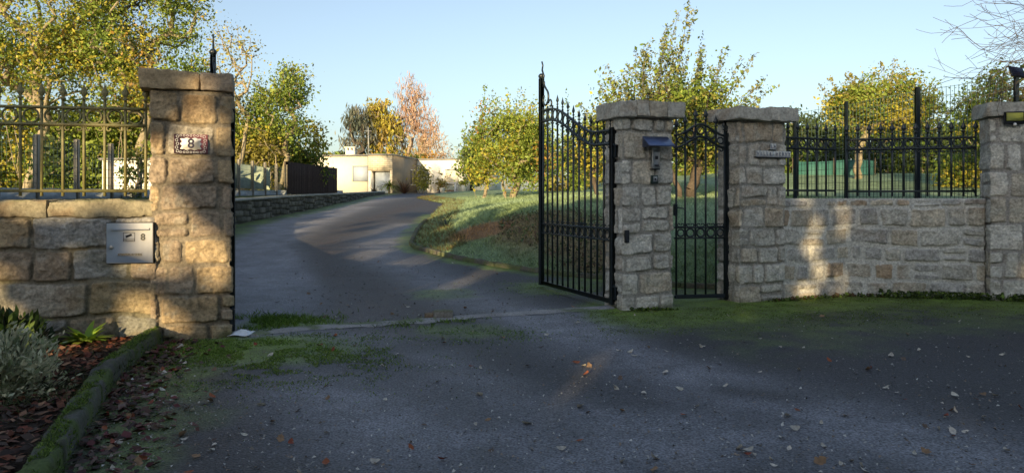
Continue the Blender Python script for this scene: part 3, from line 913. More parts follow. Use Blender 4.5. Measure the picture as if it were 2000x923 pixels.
big_gate(A(at(451.5, 7.38)), A(at(416, 9.52)), 'open iron driveway gate leaf seen edge on behind the left pillar')

# ------------------------------------------------------------------ fittings on pillars and walls
def local(parent_loc, rz, p):
    c, s = math.cos(rz), math.sin(rz)
    return (parent_loc[0] + c * p[0] - s * p[1], parent_loc[1] + s * p[0] + c * p[1], p[2] if len(p) > 2 else 0)

# house number tile
e = empty('number_tile', local((-3.42, 7.05), R(19), (.345, -.035, 1.885)), R(19))
tag(e, 'enamel tile with a black 8 and maroon scroll border on the left pillar', 'number tile')
b = MB(); b.bbox((0, 0, 0), (.30, .012, .185), .003); b.build('plate', M['maroon'], e)
b = MB()
out = []
for k in range(48):
    a = 2 * math.pi * k / 48
    cx, cz = math.cos(a), math.sin(a)
    r = .078 + .01 * math.cos(8 * a)
    x = max(-.092, min(.092, cx * .125)); z = max(-.058, min(.058, cz * .078))
    wv_ = 1 + .09 * math.cos(10 * a)
    out.append((x * wv_ * .95, z * wv_ * .95))
V = [(x, -.008, z) for x, z in out] + [(x, -.003, z) for x, z in out]; n = len(out)
b.add(V, [tuple(range(n))[::-1]] + [(i, (i + 1) % n, n + (i + 1) % n, n + i) for i in range(n)])
b.build('field', M['white'], e)
t = text('numeral', '8', .125, M['ink'], e, (0, -.0085, 0), bold=.0022)
b = MB()
for sx in (-1, 1):
    for q in range(5):
        b.torus((sx * (.118 + .008 * (q % 2)), -.006, -.07 + .035 * q), .012, .0022, 14, 5)
for sz in (-1, 1):
    for q in range(7):
        b.torus((-.09 + .03 * q, -.006, sz * .079), .009, .002, 12, 5)
b.build('border_pattern', M['white'], e)

# letterbox
lbx = -.10 - .21
e = empty('letterbox', local((-3.40, 7.06), LWA, (-.20, -.03, 0)), LWA)
tag(e, 'square steel letterbox numbered 8 set in the left stone wall', 'letterbox')
b = MB(); b.bbox((0, .065, .945), (.418, .17, .388), .004); b.build('body', M['black'], e)
b = MB(); b.bbox((0, -.025, .945), (.405, .012, .375), .003); dr = b.build('door', M['steel'], e)
b = MB(); b.bbox((.01, -.036, 1.075), (.33, .01, .022), .003); b.build('flap', M['steel'], e)
b = MB(); b.lathe([(.001, 0), (.018, 0), (.02, .006), (.012, .012), (.001, .012)], seg=14); lk = b.build('lock', M['silver'], dr); lk.rotation_euler = (R(90), 0, 0); lk.location = (-.155, -.031, .91)
b = MB()
for (cx, cz, w, h) in ((-.005, 1.042, .10, .003), (-.005, .962, .10, .003), (-.0535, 1.002, .003, .08), (.0435, 1.002, .003, .08), (-.005, .972, .10, .002)):
    b.box((cx, -.0325, cz), (w, .002, h))
b.build('sticker_frame', M['black'], dr)
b = MB()
b.bbox((0, 0, 0), (.055, .002, .020), .0009, rx=0); ca = b.build('camera_symbol', M['black'], dr); ca.location = (-.008, -.0325, 1.014); ca.rotation_euler = (0, R(-22), 0)
b = MB(); b.box((0, 0, 0), (.10, .002, .0025)); b.box((-.03, 0, -.012), (.022, .002, .003)); b.box((.0, 0, -.022), (.06, .002, .004)); o = b.build('sticker_lines', M['black'], dr); o.location = (-.005, -.0325, .985)
text('numeral', '8', .085, M['black'], dr, (.115, -.0325, .998), bold=.003, sx=.95)
text('lettering', 'ATTENTION AU CHIEN', .023, M['black'], dr, (.0, -.0325, .838), bold=.0012, sx=.85)

# intercom
IP = lambda x, y, z: local(CPC, CPA, (x, y, z))
def px_on_center(px): # local x on the pillar face for a photograph pixel
    t = (px - 1000) / FPX; c, s = math.cos(CPA), math.sin(CPA)
    return (t * CPC[1] - CPC[0]) / (c - t * s)
e = empty('intercom', (IP(px_on_center(1275), -.035, 0)), CPA)
tag(e, 'silver intercom under a blue-grey sheet metal hood on the gate pillar', 'intercom')
b = MB()
w = .355
prof = [(-.02, 2.125), (-.02, 2.11), (-.19, 1.995), (-.19, 2.01)]
b.add([(-w / 2, y, z) for y, z in prof] + [(w / 2, y, z) for y, z in prof], [(0, 1, 2, 3), (7, 6, 5, 4), (0, 4, 5, 1), (1, 5, 6, 2), (2, 6, 7, 3), (3, 7, 4, 0)])
b.add([(-w / 2, -.02, 2.11), (-w / 2, -.02, 1.99), (-w / 2, -.185, 1.99), (-w / 2 + .003, -.02, 2.11), (-w / 2 + .003, -.02, 1.99), (-w / 2 + .003, -.185, 1.99)], [(0, 1, 2), (5, 4, 3), (0, 3, 4, 1), (1, 4, 5, 2)])
b.build('hood', M['awning'], e)
b = MB(); b.bbox((0, -.02, 1.96), (.11, .05, .05), .006); b.build('bracket', M['silver'], e)
b = MB(); b.bbox((0, -.025, 1.835), (.115, .06, .205), .012); bd_ = b.build('body', M['silver'], e)
b = MB(); b.bbox((.0, -.057, 1.865), (.038, .008, .042), .003); b.build('lens', M['black'], bd_)
b = MB(); b.bbox((.0, -.057, 1.77), (.06, .006, .014), .002); b.build('call_button', M['black'], bd_)
b = MB(); b.bbox((0, -.012, 1.725), (.125, .05, .012), .003); b.build('base', M['black'], e)
e = empty('key_switch', (IP(px_on_center(1275), -.03, 1.60)), CPA)
tag(e, 'small square green-rimmed key switch below the intercom', 'key switch')
b = MB(); b.bbox((0, 0, 0), (.095, .05, .10), .006); b.build('housing', M['keybox'], e)
b = MB(); b.bbox((0, -.027, .003), (.062, .006, .066), .003); pl_ = b.build('plate', M['silver'], e)
b = MB(); b.lathe([(.001, 0), (.011, 0), (.011, .006), (.001, .006)], seg=12); q = b.build('keyhole', M['black'], pl_); q.rotation_euler = (R(90), 0, 0); q.location = (0, -.0305, .003)
e = empty('lock_keeper', (IP(px_on_center(1222), -.03, .905)), CPA)
tag(e, 'black rectangular lock keeper low on the intercom pillar', 'lock keeper')
b = MB(); b.bbox((0, 0, 0), (.06, .03, .155), .006); b.build('plate', M['black'], e)
b = MB(); b.bbox((.004, -.018, -.055), (.035, .008, .03), .003); b.build('striker', M['iron'], e)

# house name tiles
RP = lambda x, y, z: local(RPC, RPA, (x, y, z))
def rx_px(px):
    t = (px - 1000) / FPX; # solve for local x on front face
    # X = 2.78 + c*x ; Y = 9.72 + s*x
    c, s = math.cos(RPA), math.sin(RPA)
    return (t * RPC[1] - RPC[0]) / (c - t * s)
xL, xR = rx_px(1472), rx_px(1539)
e = empty('name_sign', RP((xL + xR) / 2, -.045, 1.955), RPA)
tag(e, 'row of small white letter tiles reading VILLE-HERVY on the right gate pillar', 'name sign')
nm = 'VILLE-HERVY'; pitch = (xR - xL) / 11
b = MB(); b.bbox((0, .012, -.046), (xR - xL + .02, .03, .012), .002); b.build('rail', M['black'], e)
b = MB(); b.bbox((0, .012, 0), (xR - xL + .01, .014, .085), .002); b.build('backing', M['steel'], e)
for k, ch_ in enumerate(nm):
    b = MB(); b.bbox((0, 0, 0), (pitch - .003, .012, .078), .003)
    q = b.build('tile', M['white'], e); q.location = (-(xR - xL) / 2 + pitch * (k + .5), 0, 0)
    text('letter', ch_, .062, M['ink'], q, (0, -.0065, 0), bold=.0008, sx=.85, ext=.001)
e = empty('name_sign', RP(rx_px(1505), -.045, 2.055), RPA)
tag(e, 'pair of small white letter tiles reading LA above the longer name row', 'name sign')
for k, ch_ in enumerate('LA'):
    b = MB(); b.bbox((0, 0, 0), (.048, .012, .078), .003)
    q = b.build('tile', M['white'], e); q.location = (-.026 + .052 * k, 0, 0)
    text('letter', ch_, .062, M['ink'], q, (0, -.0065, 0), bold=.0008, sx=.85, ext=.001)
b = MB(); b.bbox((0, .012, -.046), (.12, .03, .01), .002); b.build('rail', M['black'], e)

# floodlight
FP = lambda x, y, z: local((6.40, 9.92), R(-12), (x, y, z))
e = empty('floodlight', FP(.24, -.09, 2.425), R(-12))
tag(e, 'small black floodlight with a yellowed panel on the far right pillar', 'floodlight')
b = MB(); b.bbox((0, 0, 0), (.25, .045, .17), .015); b.build('housing', M['black'], e)
b = MB(); b.bbox((0, -.025, .015), (.20, .006, .105), .004); b.build('panel', M['led'], e)
b = MB(); b.lathe([(.001, 0), (.016, 0), (.02, .02), (.012, .035), (.001, .038)], seg=12); q = b.build('sensor', M['white'], e); q.location = (0, -.012, -.075); q.rotation_euler = (R(120), 0, 0)
b = MB(); b.tube([(0, .02, 0), (0, .07, 0)], .012, 6); b.build('bracket', M['black'], e)
e = empty('solar_panel', FP(.38, .2, 2.62), R(-12))
tag(e, 'small tilted solar panel on a thin stake above the far right pillar', 'solar panel')
b = MB(); b.bbox((0, 0, 0), (.20, .02, .17), .004); q = b.build('frame', M['black'], e); q.location = (0, -.02, .45); q.rotation_euler = (R(-28), R(8), R(15))
b = MB(); b.bbox((0, -.011, 0), (.17, .004, .14), .001); b.build('cell', M['solar'], q)
b = MB(); b.tube([(0, .02, 0), (0, .02, .42)], .008, 6); b.build('stake', M['black'], e)

# ------------------------------------------------------------------ threshold, stop stone, paper
tp = [gp(478, 654), gp(600, 641), gp(740, 633), gp(860, 624), gp(960, 616), gp(1060, 610), gp(1195, 600)]
tp = A(tp); NT = 300
ts = np.linspace(0, 1, NT); L_ = np.concatenate([[0], np.cumsum(np.linalg.norm(np.diff(tp, axis=0), axis=1))]); L_ /= L_[-1]
cx = np.interp(ts, L_, tp[:, 0]); cy = np.interp(ts, L_, tp[:, 1])
wn = .13 + .05 * (fbm(ts * 14, ts * 0, 77) - .5) * 2 + .02 * (vn(ts * 60, ts * 0, 79) - .5)
rows = []
for j, q in enumerate(np.linspace(-1, 1, 9)):
    h = .022 - .014 * abs(q) ** 4 + .010 * (fbm(ts * 50, ts * 0 + q * 3, 80) - .5)
    wj = np.where(q < 0, wn * (.9 + .5 * vn(ts * 18, ts * 0, 81)), wn)
    rows.append(np.stack([cx - .25 * wj * q * .4, cy + wj * q, h], -1))
V = np.stack(rows, 0); I = np.arange(V.shape[0] * NT).reshape(V.shape[0], NT)
F = np.stack([I[:-1, :-1], I[:-1, 1:], I[1:, 1:], I[1:, :-1]], -1).reshape(-1, 4)
ctn = fbm(V[..., 0] * 3, V[..., 1] * 3, 90)
cc = A([.30, .29, .28]) * (.7 + .6 * ctn)[..., None]
mm_ = ss(.5, .62, fbm(V[..., 0] * 2.2, V[..., 1] * 5, 91))[..., None] * .75
cc = cc * (1 - mm_) + A([.10, .14, .04]) * mm_
o = mesh_np('threshold_path', V.reshape(-1, 3), F, M['kerb'], col=cc.reshape(-1, 3), smooth=True); tag(o, kind='structure')

p = gp(862, 622)
e = empty('gate_stop', (p[0], p[1], 0)); tag(e, 'mossy stone gate stop in the middle of the concrete threshold', 'gate stop')
rockbox('block', (.02, 0, .045), (.21, .14, .10), .1, 900, e, m=M['kerb'], tone=(.2, .19, .17), rough=.02, res=.015)
rockbox('chock', (-.13, .01, .028), (.10, .12, .06), .3, 901, e, m=M['kerb'], tone=(.15, .13, .11), rough=.02, res=.015)

def crumple(name, c, w, d, h, seed, m, label, cat):
    n = 22
    X_, Y_ = np.meshgrid(np.linspace(-1, 1, n), np.linspace(-1, 1, n), indexing='ij')
    Z_ = h * (fbm(X_ * 2 + 3, Y_ * 2, seed, 3)) * (1 - .6 * np.maximum(abs(X_), abs(Y_)) ** 2) + .002
    wr = 1 + .35 * (vn(X_ * 1.5, Y_ * 1.5, seed + 4) - .5)
    V = np.stack([X_ * w / 2 * wr, Y_ * d / 2 * wr, Z_], -1).reshape(-1, 3) + A(c)
    I = np.arange(n * n).reshape(n, n)
    F = np.stack([I[:-1, :-1], I[1:, :-1], I[1:, 1:], I[:-1, 1:]], -1).reshape(-1, 4)
    return tag(mesh_np(name, V, F, m), label, cat)
p = gp(474, 655)
crumple('plastic_scrap', (p[0], p[1], .006), .20, .26, .07, 33, M['paper'], 'crumpled white scrap lying at the foot of the left pillar', 'scrap')

# ------------------------------------------------------------------ kerbs
def kerb(name, pts, w, h, seed, label, seglen=.9, zoff=0, group=None, tone=(.15, .145, .12), mossy=.7, each=True, sink=.05):
    P = A(pts, float); Ls = np.concatenate([[0], np.cumsum(np.linalg.norm(np.diff(P, axis=0), axis=1))])
    tot = Ls[-1]; n = max(1, round(tot / seglen))
    e = empty(name, (P[0][0], P[0][1], 0)); tag(e, label, 'kerb')
    for k in range(n):
        a, b_ = tot * k / n + .006, tot * (k + 1) / n - .006
        m_ = max(3, int((b_ - a) / .03))
        t = np.linspace(a, b_, m_)
        x = np.interp(t, Ls, P[:, 0]); y = np.interp(t, Ls, P[:, 1])
        dx = np.gradient(x); dy = np.gradient(y); l_ = np.hypot(dx, dy); nx, ny = -dy / l_, dx / l_
        z = zground(x, y) if zoff is None else zroad(y)
        prof = []
        for q in np.linspace(0, 1, 15):
            a_ = math.pi * q
            xx_ = -math.cos(a_); zz_ = math.sin(a_)
            prof.append((np.sign(xx_) * abs(xx_) ** .30 * w / 2, abs(zz_) ** .30 * (h + sink) - sink))
        rowsV = []
        off = rng.uniform(-.006, .006); 
        for (px_, pz_) in prof:
            nn = fbm(t * 5 + px_ * 14, pz_ * 14 + t * 0, seed + k, 4) - .5
            rowsV.append(np.stack([x + nx * (px_ * (1 + .45 * nn) + off), y + ny * (px_ * (1 + .45 * nn) + off), z + pz_ + .055 * nn * (pz_ > 0) + .012 * (vn(t * 30, t * 0 + px_ * 90, seed + 5) - .5) * (pz_ > .02)], -1))
        V = np.stack(rowsV, 0)
        I = np.arange(V.shape[0] * m_).reshape(V.shape[0], m_)
        F = [tuple(f) for f in np.stack([I[:-1, :-1], I[:-1, 1:], I[1:, 1:], I[1:, :-1]], -1).reshape(-1, 4)]
        F.append(tuple(I[:, 0])); F.append(tuple(I[::-1, -1]))
        nq = fbm(V[..., 0] * 5, V[..., 1] * 5 + V[..., 2] * 5, seed + 70)
        cc = A(tone) * (.7 + .6 * nq)[..., None]
        mo = ss(.42, .6, nq * .6 + .4 * fbm(V[..., 0] * 14, V[..., 1] * 14 + 9 * V[..., 2], seed + 71))[..., None] * mossy
        cc = cc * (1 - mo) + A([.085, .12, .03]) * mo
        Vl = V.reshape(-1, 3) - A([P[0][0], P[0][1], 0])
        mesh_np('kerb_stone', Vl, F, M['kerb'], e, col=cc.reshape(-1, 3), smooth=True)
    return e
kerb('mossy_kerb', bedline, .135, .14, 3, 'long moss-covered kerb between the planting bed and the asphalt at the left', 1.3, 0, tone=(.10, .10, .085), mossy=.85)
r9 = np.random.default_rng(91); nk = 7000
yk = r9.uniform(3.2, 7.1, nk); xk = np.interp(yk, bedline[::-1, 1], bedline[::-1, 0]); uk = r9.uniform(-.075, .09, nk)
kk = fbm(xk * 5 + uk * 9, yk * 5, 93) > .47
zk = .15 * np.clip(1 - (np.abs(uk) / .085) ** 4, 0, 1) - .01
P = np.stack([xk + uk, yk, zk + zroad(yk)], -1)[kk]
col = A([(.12, .20, .03), (.17, .24, .05), (.08, .12, .03)])[r9.integers(0, 3, len(P))] * r9.uniform(.6, 1.2, (len(P), 1))
MOSSK = (P, col)
kpts = [tuple(p_) for p_ in Kp[5:-3]]
kerb('lawn_kerb', kpts, .10, .085, 9, 'low stone kerb along the foot of the grass bank beside the driveway', .6, 0, tone=(.13, .12, .095), mossy=.6)

# ------------------------------------------------------------------ low wall along the drive
lwp = A([[-6.55, 14.2], [-7.56, 20.1], [-7.2, 25.2], [-7.3, 33], [-8.6, 50]])
front = [tuple(p_) for p_ in lwp]; back = [(p_[0] - .32, p_[1]) for p_ in lwp][::-1]
e = empty('low_wall', (0, 0, 0)); tag(e, 'low rough grey retaining wall along the left edge of the driveway', 'wall')
def lowwall():
    n = 900
    Ls = np.concatenate([[0], np.cumsum(np.linalg.norm(np.diff(lwp, axis=0), axis=1))]); u = np.linspace(0, Ls[-1], n)
    x = np.interp(u, Ls, lwp[:, 0]); y = np.interp(u, Ls, lwp[:, 1])
    zb = zroad(y) - .05
    zt = np.interp(y, [14, 20.1, 25.2, 33, 50], [1.18, 1.31, 1.455, 1.60, 1.86])
    nv = 26; v = np.linspace(0, 1, nv)
    U, Vv = np.meshgrid(u, v, indexing='ij')
    Z = zb[:, None] + (zt - zb)[:, None] * Vv
    # stones by jittered cells
    cu, cv = U * 3.2 + .5 * vn(U * 2, Z * 3, 5), Z * 5.5 + .4 * vn(U * 2, Z * 3, 6) + .5 * np.floor(U * .7)
    iu, iv = np.floor(cu + .5 * (np.floor(cv) % 2)), np.floor(cv)
    fu, fv = cu + .5 * (np.floor(cv) % 2) - iu, cv - iv
    dd = np.minimum(np.minimum(fu, 1 - fu) / 3.2, np.minimum(fv, 1 - fv) / 5.5)
    pr = ss(.008, .03, dd)
    H = pr * (.03 + .03 * hsh(iu, iv, 7)) + .04 * (fbm(U * 6, Z * 6, 8) - .5)
    X = x[:, None] + H; Y = np.repeat(y[:, None], nv, 1)
    tone = A([.13, .125, .105]) * (.6 + .9 * hsh(iu, iv, 9))[..., None]
    col = tone * pr[..., None] + A([.06, .058, .048]) * (1 - pr[..., None])
    P = np.stack([X, Y, Z], -1)
    # coping
    def strip(dx, dz):
        return np.stack([x + dx, y, zt + dz + .015 * (vn(u * 3, u * 0, 21) - .5)], -1)[:, None]
    P = np.concatenate([P, strip(.07, .0), strip(.07, .05), strip(-.34, .06), strip(-.34, -.4)], 1)
    cpc = np.ones((n, 4, 3)) * A([.30, .31, .28]); col = np.concatenate([col, cpc * (.7 + .6 * fbm(u * 3, u * 0, 31))[:, None, None]], 1)
    I = np.arange(n * P.shape[1]).reshape(n, P.shape[1])
    F = np.stack([I[:-1, :-1], I[1:, :-1], I[1:, 1:], I[:-1, 1:]], -1).reshape(-1, 4)
    mesh_np('masonry', P.reshape(-1, 3), F, M['stone'], e, col=col.reshape(-1, 3), smooth=False)
lowwall()

# ------------------------------------------------------------------ neighbour's boundary fence: slabs, posts, mesh, screen
XF = -8.8
zf = lambda y: float(np.interp(y, [10, 20, 30, 40], [1.30, 1.38, 1.50, 1.64]))
e = empty('boundary_fence', (XF, 12, 0)); tag(e, 'wire fence with pale concrete posts and slabs beyond the left side of the driveway', 'fence')
ys = list(np.arange(11.2, 29.4, 1.27))
for i, y in enumerate(ys):
    z = zf(y)
    b = MB(); b.bbox((0, y - 12, z + .60), (.09, .10, 1.26), .01); b.build('post', M['concrete'], e)
for a, b_ in zip(ys[:-1], ys[1:]):
    z = zf((a + b_) / 2)
    b = MB(); b.bbox((0, (a + b_) / 2 - 12, z + .10), (.04, b_ - a - .10, .27), .006); b.build('slab', M['slab'], e)
# more slabs below the screen
for a in np.arange(29.5, 37.5, 1.3):
    z = zf(a); b = MB(); b.bbox((0, a + .65 - 12, z + .10), (.04, 1.22, .25), .006); b.build('slab', M['slab'], e)
b = MB()
for zz in (.28, .45, .62, .79, .96, 1.12):
    b.box((.03, (ys[0] + ys[-1]) / 2 - 12, zf(20) + zz), (.008, ys[-1] - ys[0], .008))
q = b.build('line_wire', M['wire'], e)
b = MB(); nmsh = int((ys[-1] - ys[0]) / .12)
for k in range(nmsh):
    y = ys[0] + .12 * k
    b.box((.03, y - 12, zf(y) + .68), (.005, .005, .92))
b.build('wire_mesh', M['wire'], e)
# pale netting panels
b = MB(); b.bbox((-.06, 24.6 - 12, zf(25) + .68), (.012, 5.2, .80), .003); b.build('netting', M['net'], e)
# brushwood screen
e = empty('brushwood_screen', (XF + .05, 33, 0)); tag(e, 'dark brown brushwood screen panel beyond the left driveway wall', 'screen')
n = 700
u = np.linspace(-4.1, 4.1, n); top = 2.86 + .03 * fbm(u * 12, u * 0, 3) + .01 * u; bot = 1.64 + .014 * u
h = .035 * fbm(u * 14, u * 0, 4)
V = np.stack([np.stack([h, u, bot], -1), np.stack([h, u, (bot + top) / 2], -1), np.stack([h, u, top], -1), np.stack([h * 0 - .05, u, top], -1), np.stack([h * 0 - .05, u, bot], -1)], 1)
I = np.arange(n * 5).reshape(n, 5); F = np.stack([I[:-1, :-1], I[1:, :-1], I[1:, 1:], I[:-1, 1:]], -1).reshape(-1, 4)
colb = A([.055, .037, .032]) * (.45 + 1.1 * rng.random(n))[:, None]
mesh_np('panel', V.reshape(-1, 3), F, M['brushwood'], e, col=np.repeat(colb[:, None], 5, 1).reshape(-1, 3))
for y in (-4.1, 0, 4.1):
    b = MB(); b.tube([(-.09, y, 1.45), (-.09, y, 2.85)], .04, 8); b.build('post', M['bark_dark'], e)

# neighbour's white shed on the left
e = empty('garden_shed', (-11.75, 24.0, 1.32), R(4)); e.scale = (.85, .85, .86); tag(e, 'low white building glimpsed behind the left iron fence', 'shed')
b = MB(); b.box((0, 1.5, .75), (3.4, 3.0, 1.55)); b.build('wall', M['whitewall'], e)
b = MB(); b.box((0, 1.5, 1.56), (3.6, 3.2, .07)); b.build('roof', M['roofing'], e)

# ------------------------------------------------------------------ green mesh security fence behind the right fence
gpts = [(1553, 13.0, 215), (1653, 12.4, 198), (1792, 11.5, 170), (1985, 10.75, 142)]
G3 = [A(at(px_, d_, py_)) for px_, d_, py_ in gpts]
e = empty('mesh_fence', (G3[0][0], G3[0][1], 0)); tag(e, 'tall green wire mesh fence on dark posts behind the right iron fence', 'fence')
o0 = A([G3[0][0], G3[0][1], 0])
for k, g in enumerate(G3):
    zb = float(zground(g[0], g[1]))
    r = .028 if k != 2 else .034
    b = MB(); b.bbox((g[0] - o0[0], g[1] - o0[1], (zb + g[2]) / 2), (2 * r, 2 * r, g[2] - zb), .005); b.build('post', M['iron'], e)
b = MB()
for a, c in zip(G3[:-1], G3[1:]):
    ln = np.linalg.norm(c[:2] - a[:2]); nn_ = int(ln / .055)
    for k in range(nn_ + 1):
        t = k / nn_; q = a + (c - a) * t; zb = float(zground(q[0], q[1]))
        b.box((q[0] - o0[0], q[1] - o0[1], (zb + q[2] - .05) / 2), (.006, .006, q[2] - .05 - zb))
    nz = 14
    for j in range(nz):
        f_ = j / (nz - 1)
        pa = (a[0] - o0[0], a[1] - o0[1], 1.4 + (a[2] - .06 - 1.4) * f_); pc = (c[0] - o0[0], c[1] - o0[1], 1.4 + (c[2] - .06 - 1.4) * f_)
        b.tube([pa, pc], .0042, 4)
b.build('wire_mesh', M['wire'], e)
# teal windbreak net on the lawn
e = empty('windbreak_net', (*at(1628, 27), 0)); tag(e, 'low teal net stretched across the back of the right lawn', 'net')
zn = float(zground(at(1628, 27)[0], 27))
n = 80; u = np.linspace(-1.5, 1.5, n)
V = np.concatenate([np.stack([u, .06 * np.sin(u * 5), u * 0 + zn], -1), np.stack([u, .06 * np.sin(u * 5 + .5), zn + .52 + .04 * np.sin(u * 2.1)], -1), np.stack([u, .06 * np.sin(u * 5 + .5) + .012, zn + .52 + .04 * np.sin(u * 2.1)], -1), np.stack([u, .06 * np.sin(u * 5) + .012, u * 0 + zn], -1)])
F = [(i + r_ * n, i + 1 + r_ * n, i + 1 + (r_ + 1) * n, i + (r_ + 1) * n) for r_ in range(3) for i in range(n - 1)]
mesh_np('netting', V, F, M['teal'], e)
for xx in (-1.5, 0, 1.5):
    b = MB(); b.tube([(xx, -.03, zn - .05), (xx, -.03, zn + .62)], .02, 6); b.build('stake', M['bark_dark'], e)

# ------------------------------------------------------------------ house
HA = R(-9)
hb = zroad(58) - .02
HO = (-9.36, 58.0, 0)     # corner between the garage front and the side wall
e = empty('bungalow', (HO[0], HO[1], 0), HA)
tag(e, 'flat-roofed cream bungalow at the end of the driveway', 'house')
zt = 4.83
def hpart(name, m, boxes, parent=e):
    b = MB()
    for c, d in boxes: b.box(c, d)
    return b.build(name, m, parent)
z0 = 1.6; H_ = zt - z0
# local frame: x right, y back. block B (garage) x -1.9..0 ; block A x -6..-1.95
bw = 1.95
hpart('wall', M['brick'], [((-bw / 2, 3.4, (3.62 + zt) / 2), (bw, 6.8, zt - 3.62)), ((-bw / 2 + .0, 4.4, (z0 + 3.62) / 2), (bw - .004, 4.8, 3.62 - z0))]).location = (0, 0, 0)
hpart('side_wall', M['sidewall'], [((.012, 3.42, (1.6 + zt) / 2), (.02, 6.8, zt - 1.62))])
hpart('pier', M['brick'], [((-.09, 1.0, (z0 + 3.62) / 2), (.18, 2.0, 3.62 - z0))])
hpart('pier', M['whitewall'], [((-bw + .12, .55, (z0 + 3.62) / 2), (.24, 1.1, 3.62 - z0))])
hpart('garage_door', M['shutter'], [((-.84, .62, (z0 + 3.60) / 2), (1.5, .06, 3.6 - z0 - .01))])
hpart('wall', M['cream'], [((-4.6, 4.0, z0 + H_ / 2), (5.0, 7.0, H_ - .02))])
hpart('reveal', M['roofing'], [((-2.05, .45, z0 + H_ / 2), (.14, .3, H_ - .03))])
wn_ = hpart('window', M['shutter'], [((-2.78, .48, 3.42), (1.15, .06, 1.14))])
hpart('frame', M['roofing'], [((-2.78, .455, 4.01), (1.27, .06, .05)), ((-2.78, .455, 2.83), (1.27, .06, .05)), ((-3.38, .455, 3.42), (.05, .06, 1.13)), ((-2.18, .455, 3.42), (.05, .06, 1.13))], wn_)
hpart('wall', M['whitewall'], [((2.4, 9.8, z0 + H_ / 2), (8.0, 6.0, H_ - .03))])
rf_ = hpart('roof', M['roofing'], [((-bw / 2, 3.35, zt + .05), (bw + .16, 7.0, .12)), ((-4.72, 3.9, zt + .04), (5.3, 7.2, .12)), ((2.4, 9.8, zt + .03), (8.2, 6.2, .12))])
hpart('chimney', M['whitewall'], [((-4.55, 3.0, zt + .34), (.75, .5, .5)), ((-4.87, 3.0, zt + .70), (.1, .5, .25)), ((-4.23, 3.0, zt + .70), (.1, .5, .25)), ((-4.55, 3.0, zt + .70), (.12, .5, .25)), ((-4.55, 3.0, zt + .86), (.95, .62, .07))], rf_)
b = MB(); b.tube([(-3.4, 4, zt), (-3.4, 4, zt + 2.6)], .035, 5); b.tube([(-3.7, 4, zt + 2.3), (-3.1, 4, zt + 2.3)], .02, 4); b.build('aerial', M['silver'], rf_)
# side wall windows
for yy in (5.1, 6.0):
    w_ = hpart('window', M['glass'], [((.015, yy, 3.25), (.04, .38, 1.2))]); hpart('frame', M['whitewall'], [((.02, yy, 3.88), (.06, .5, .07)), ((.02, yy, 2.62), (.06, .5, .07))], w_)
# windows and door of the white wall (front at y=6.8)
w_ = hpart('window', M['shutter'], [((3.15, 6.775, 3.3), (1.15, .06, 1.25))]); w_.data.materials[0] = M['terracotta'] if False else M['cream']
hpart('frame', M['roofing'], [((3.15, 6.76, 3.95), (1.27, .07, .05)), ((3.15, 6.76, 2.65), (1.27, .07, .05))], w_)
dr_ = hpart('door', M['whitewall'], [((5.15, 6.78, 3.0), (1.15, .05, 2.15))])
hpart('pane', M['glass'], [((4.92, 6.75, 3.0), (.38, .03, 2.05)), ((5.43, 6.75, 3.25), (.34, .03, 1.5))], dr_)
# outdoor kitchen bench, pots
def hp(x, y, z): 
    q = local((HO[0], HO[1]), HA, (x, y, z)); return (q[0], q[1], q[2])
e2 = empty('garden_bench', hp(3.2, 5.0, zroad(63)), HA); tag(e2, 'white masonry bench in front of the bungalow wall', 'bench')
b = MB(); b.bbox((0, 0, .82), (1.7, .6, .09), .01); b.build('top', M['whitewall'], e2)
for xx in (-.7, .72):
    b = MB(); b.bbox((xx, 0, .38), (.2, .56, .78), .01); b.build('support', M['whitewall'], e2)
b = MB(); b.bbox((0, .0, .18), (1.22, .5, .1), .01); b.build('shelf', M['terracotta'], e2)

# ------------------------------------------------------------------ plants
def leaf_quads(P, D, size, aspect, rg, up=.0, jit=.35):
    """P centres, D preferred direction (n,3) of the leaf axis; returns V (4n), F"""
    n = len(P)
    ax = D + rg.normal(0, jit, (n, 3)); ax /= np.linalg.norm(ax, axis=1, keepdims=True) + 1e-9
    q = rg.normal(0, 1, (n, 3)); sd = np.cross(ax, q); sd /= np.linalg.norm(sd, axis=1, keepdims=True) + 1e-9
    s = (size * np.clip(rg.lognormal(-.08, .38, n), .4, 2.0))[:, None]
    V = np.stack([P - ax * s * .5, P + sd * s * aspect * .5 + ax * s * .05, P + ax * s * .5, P - sd * s * aspect * .5 + ax * s * .05], 1).reshape(-1, 3)
    F = np.arange(4 * n).reshape(n, 4)
    return V, F

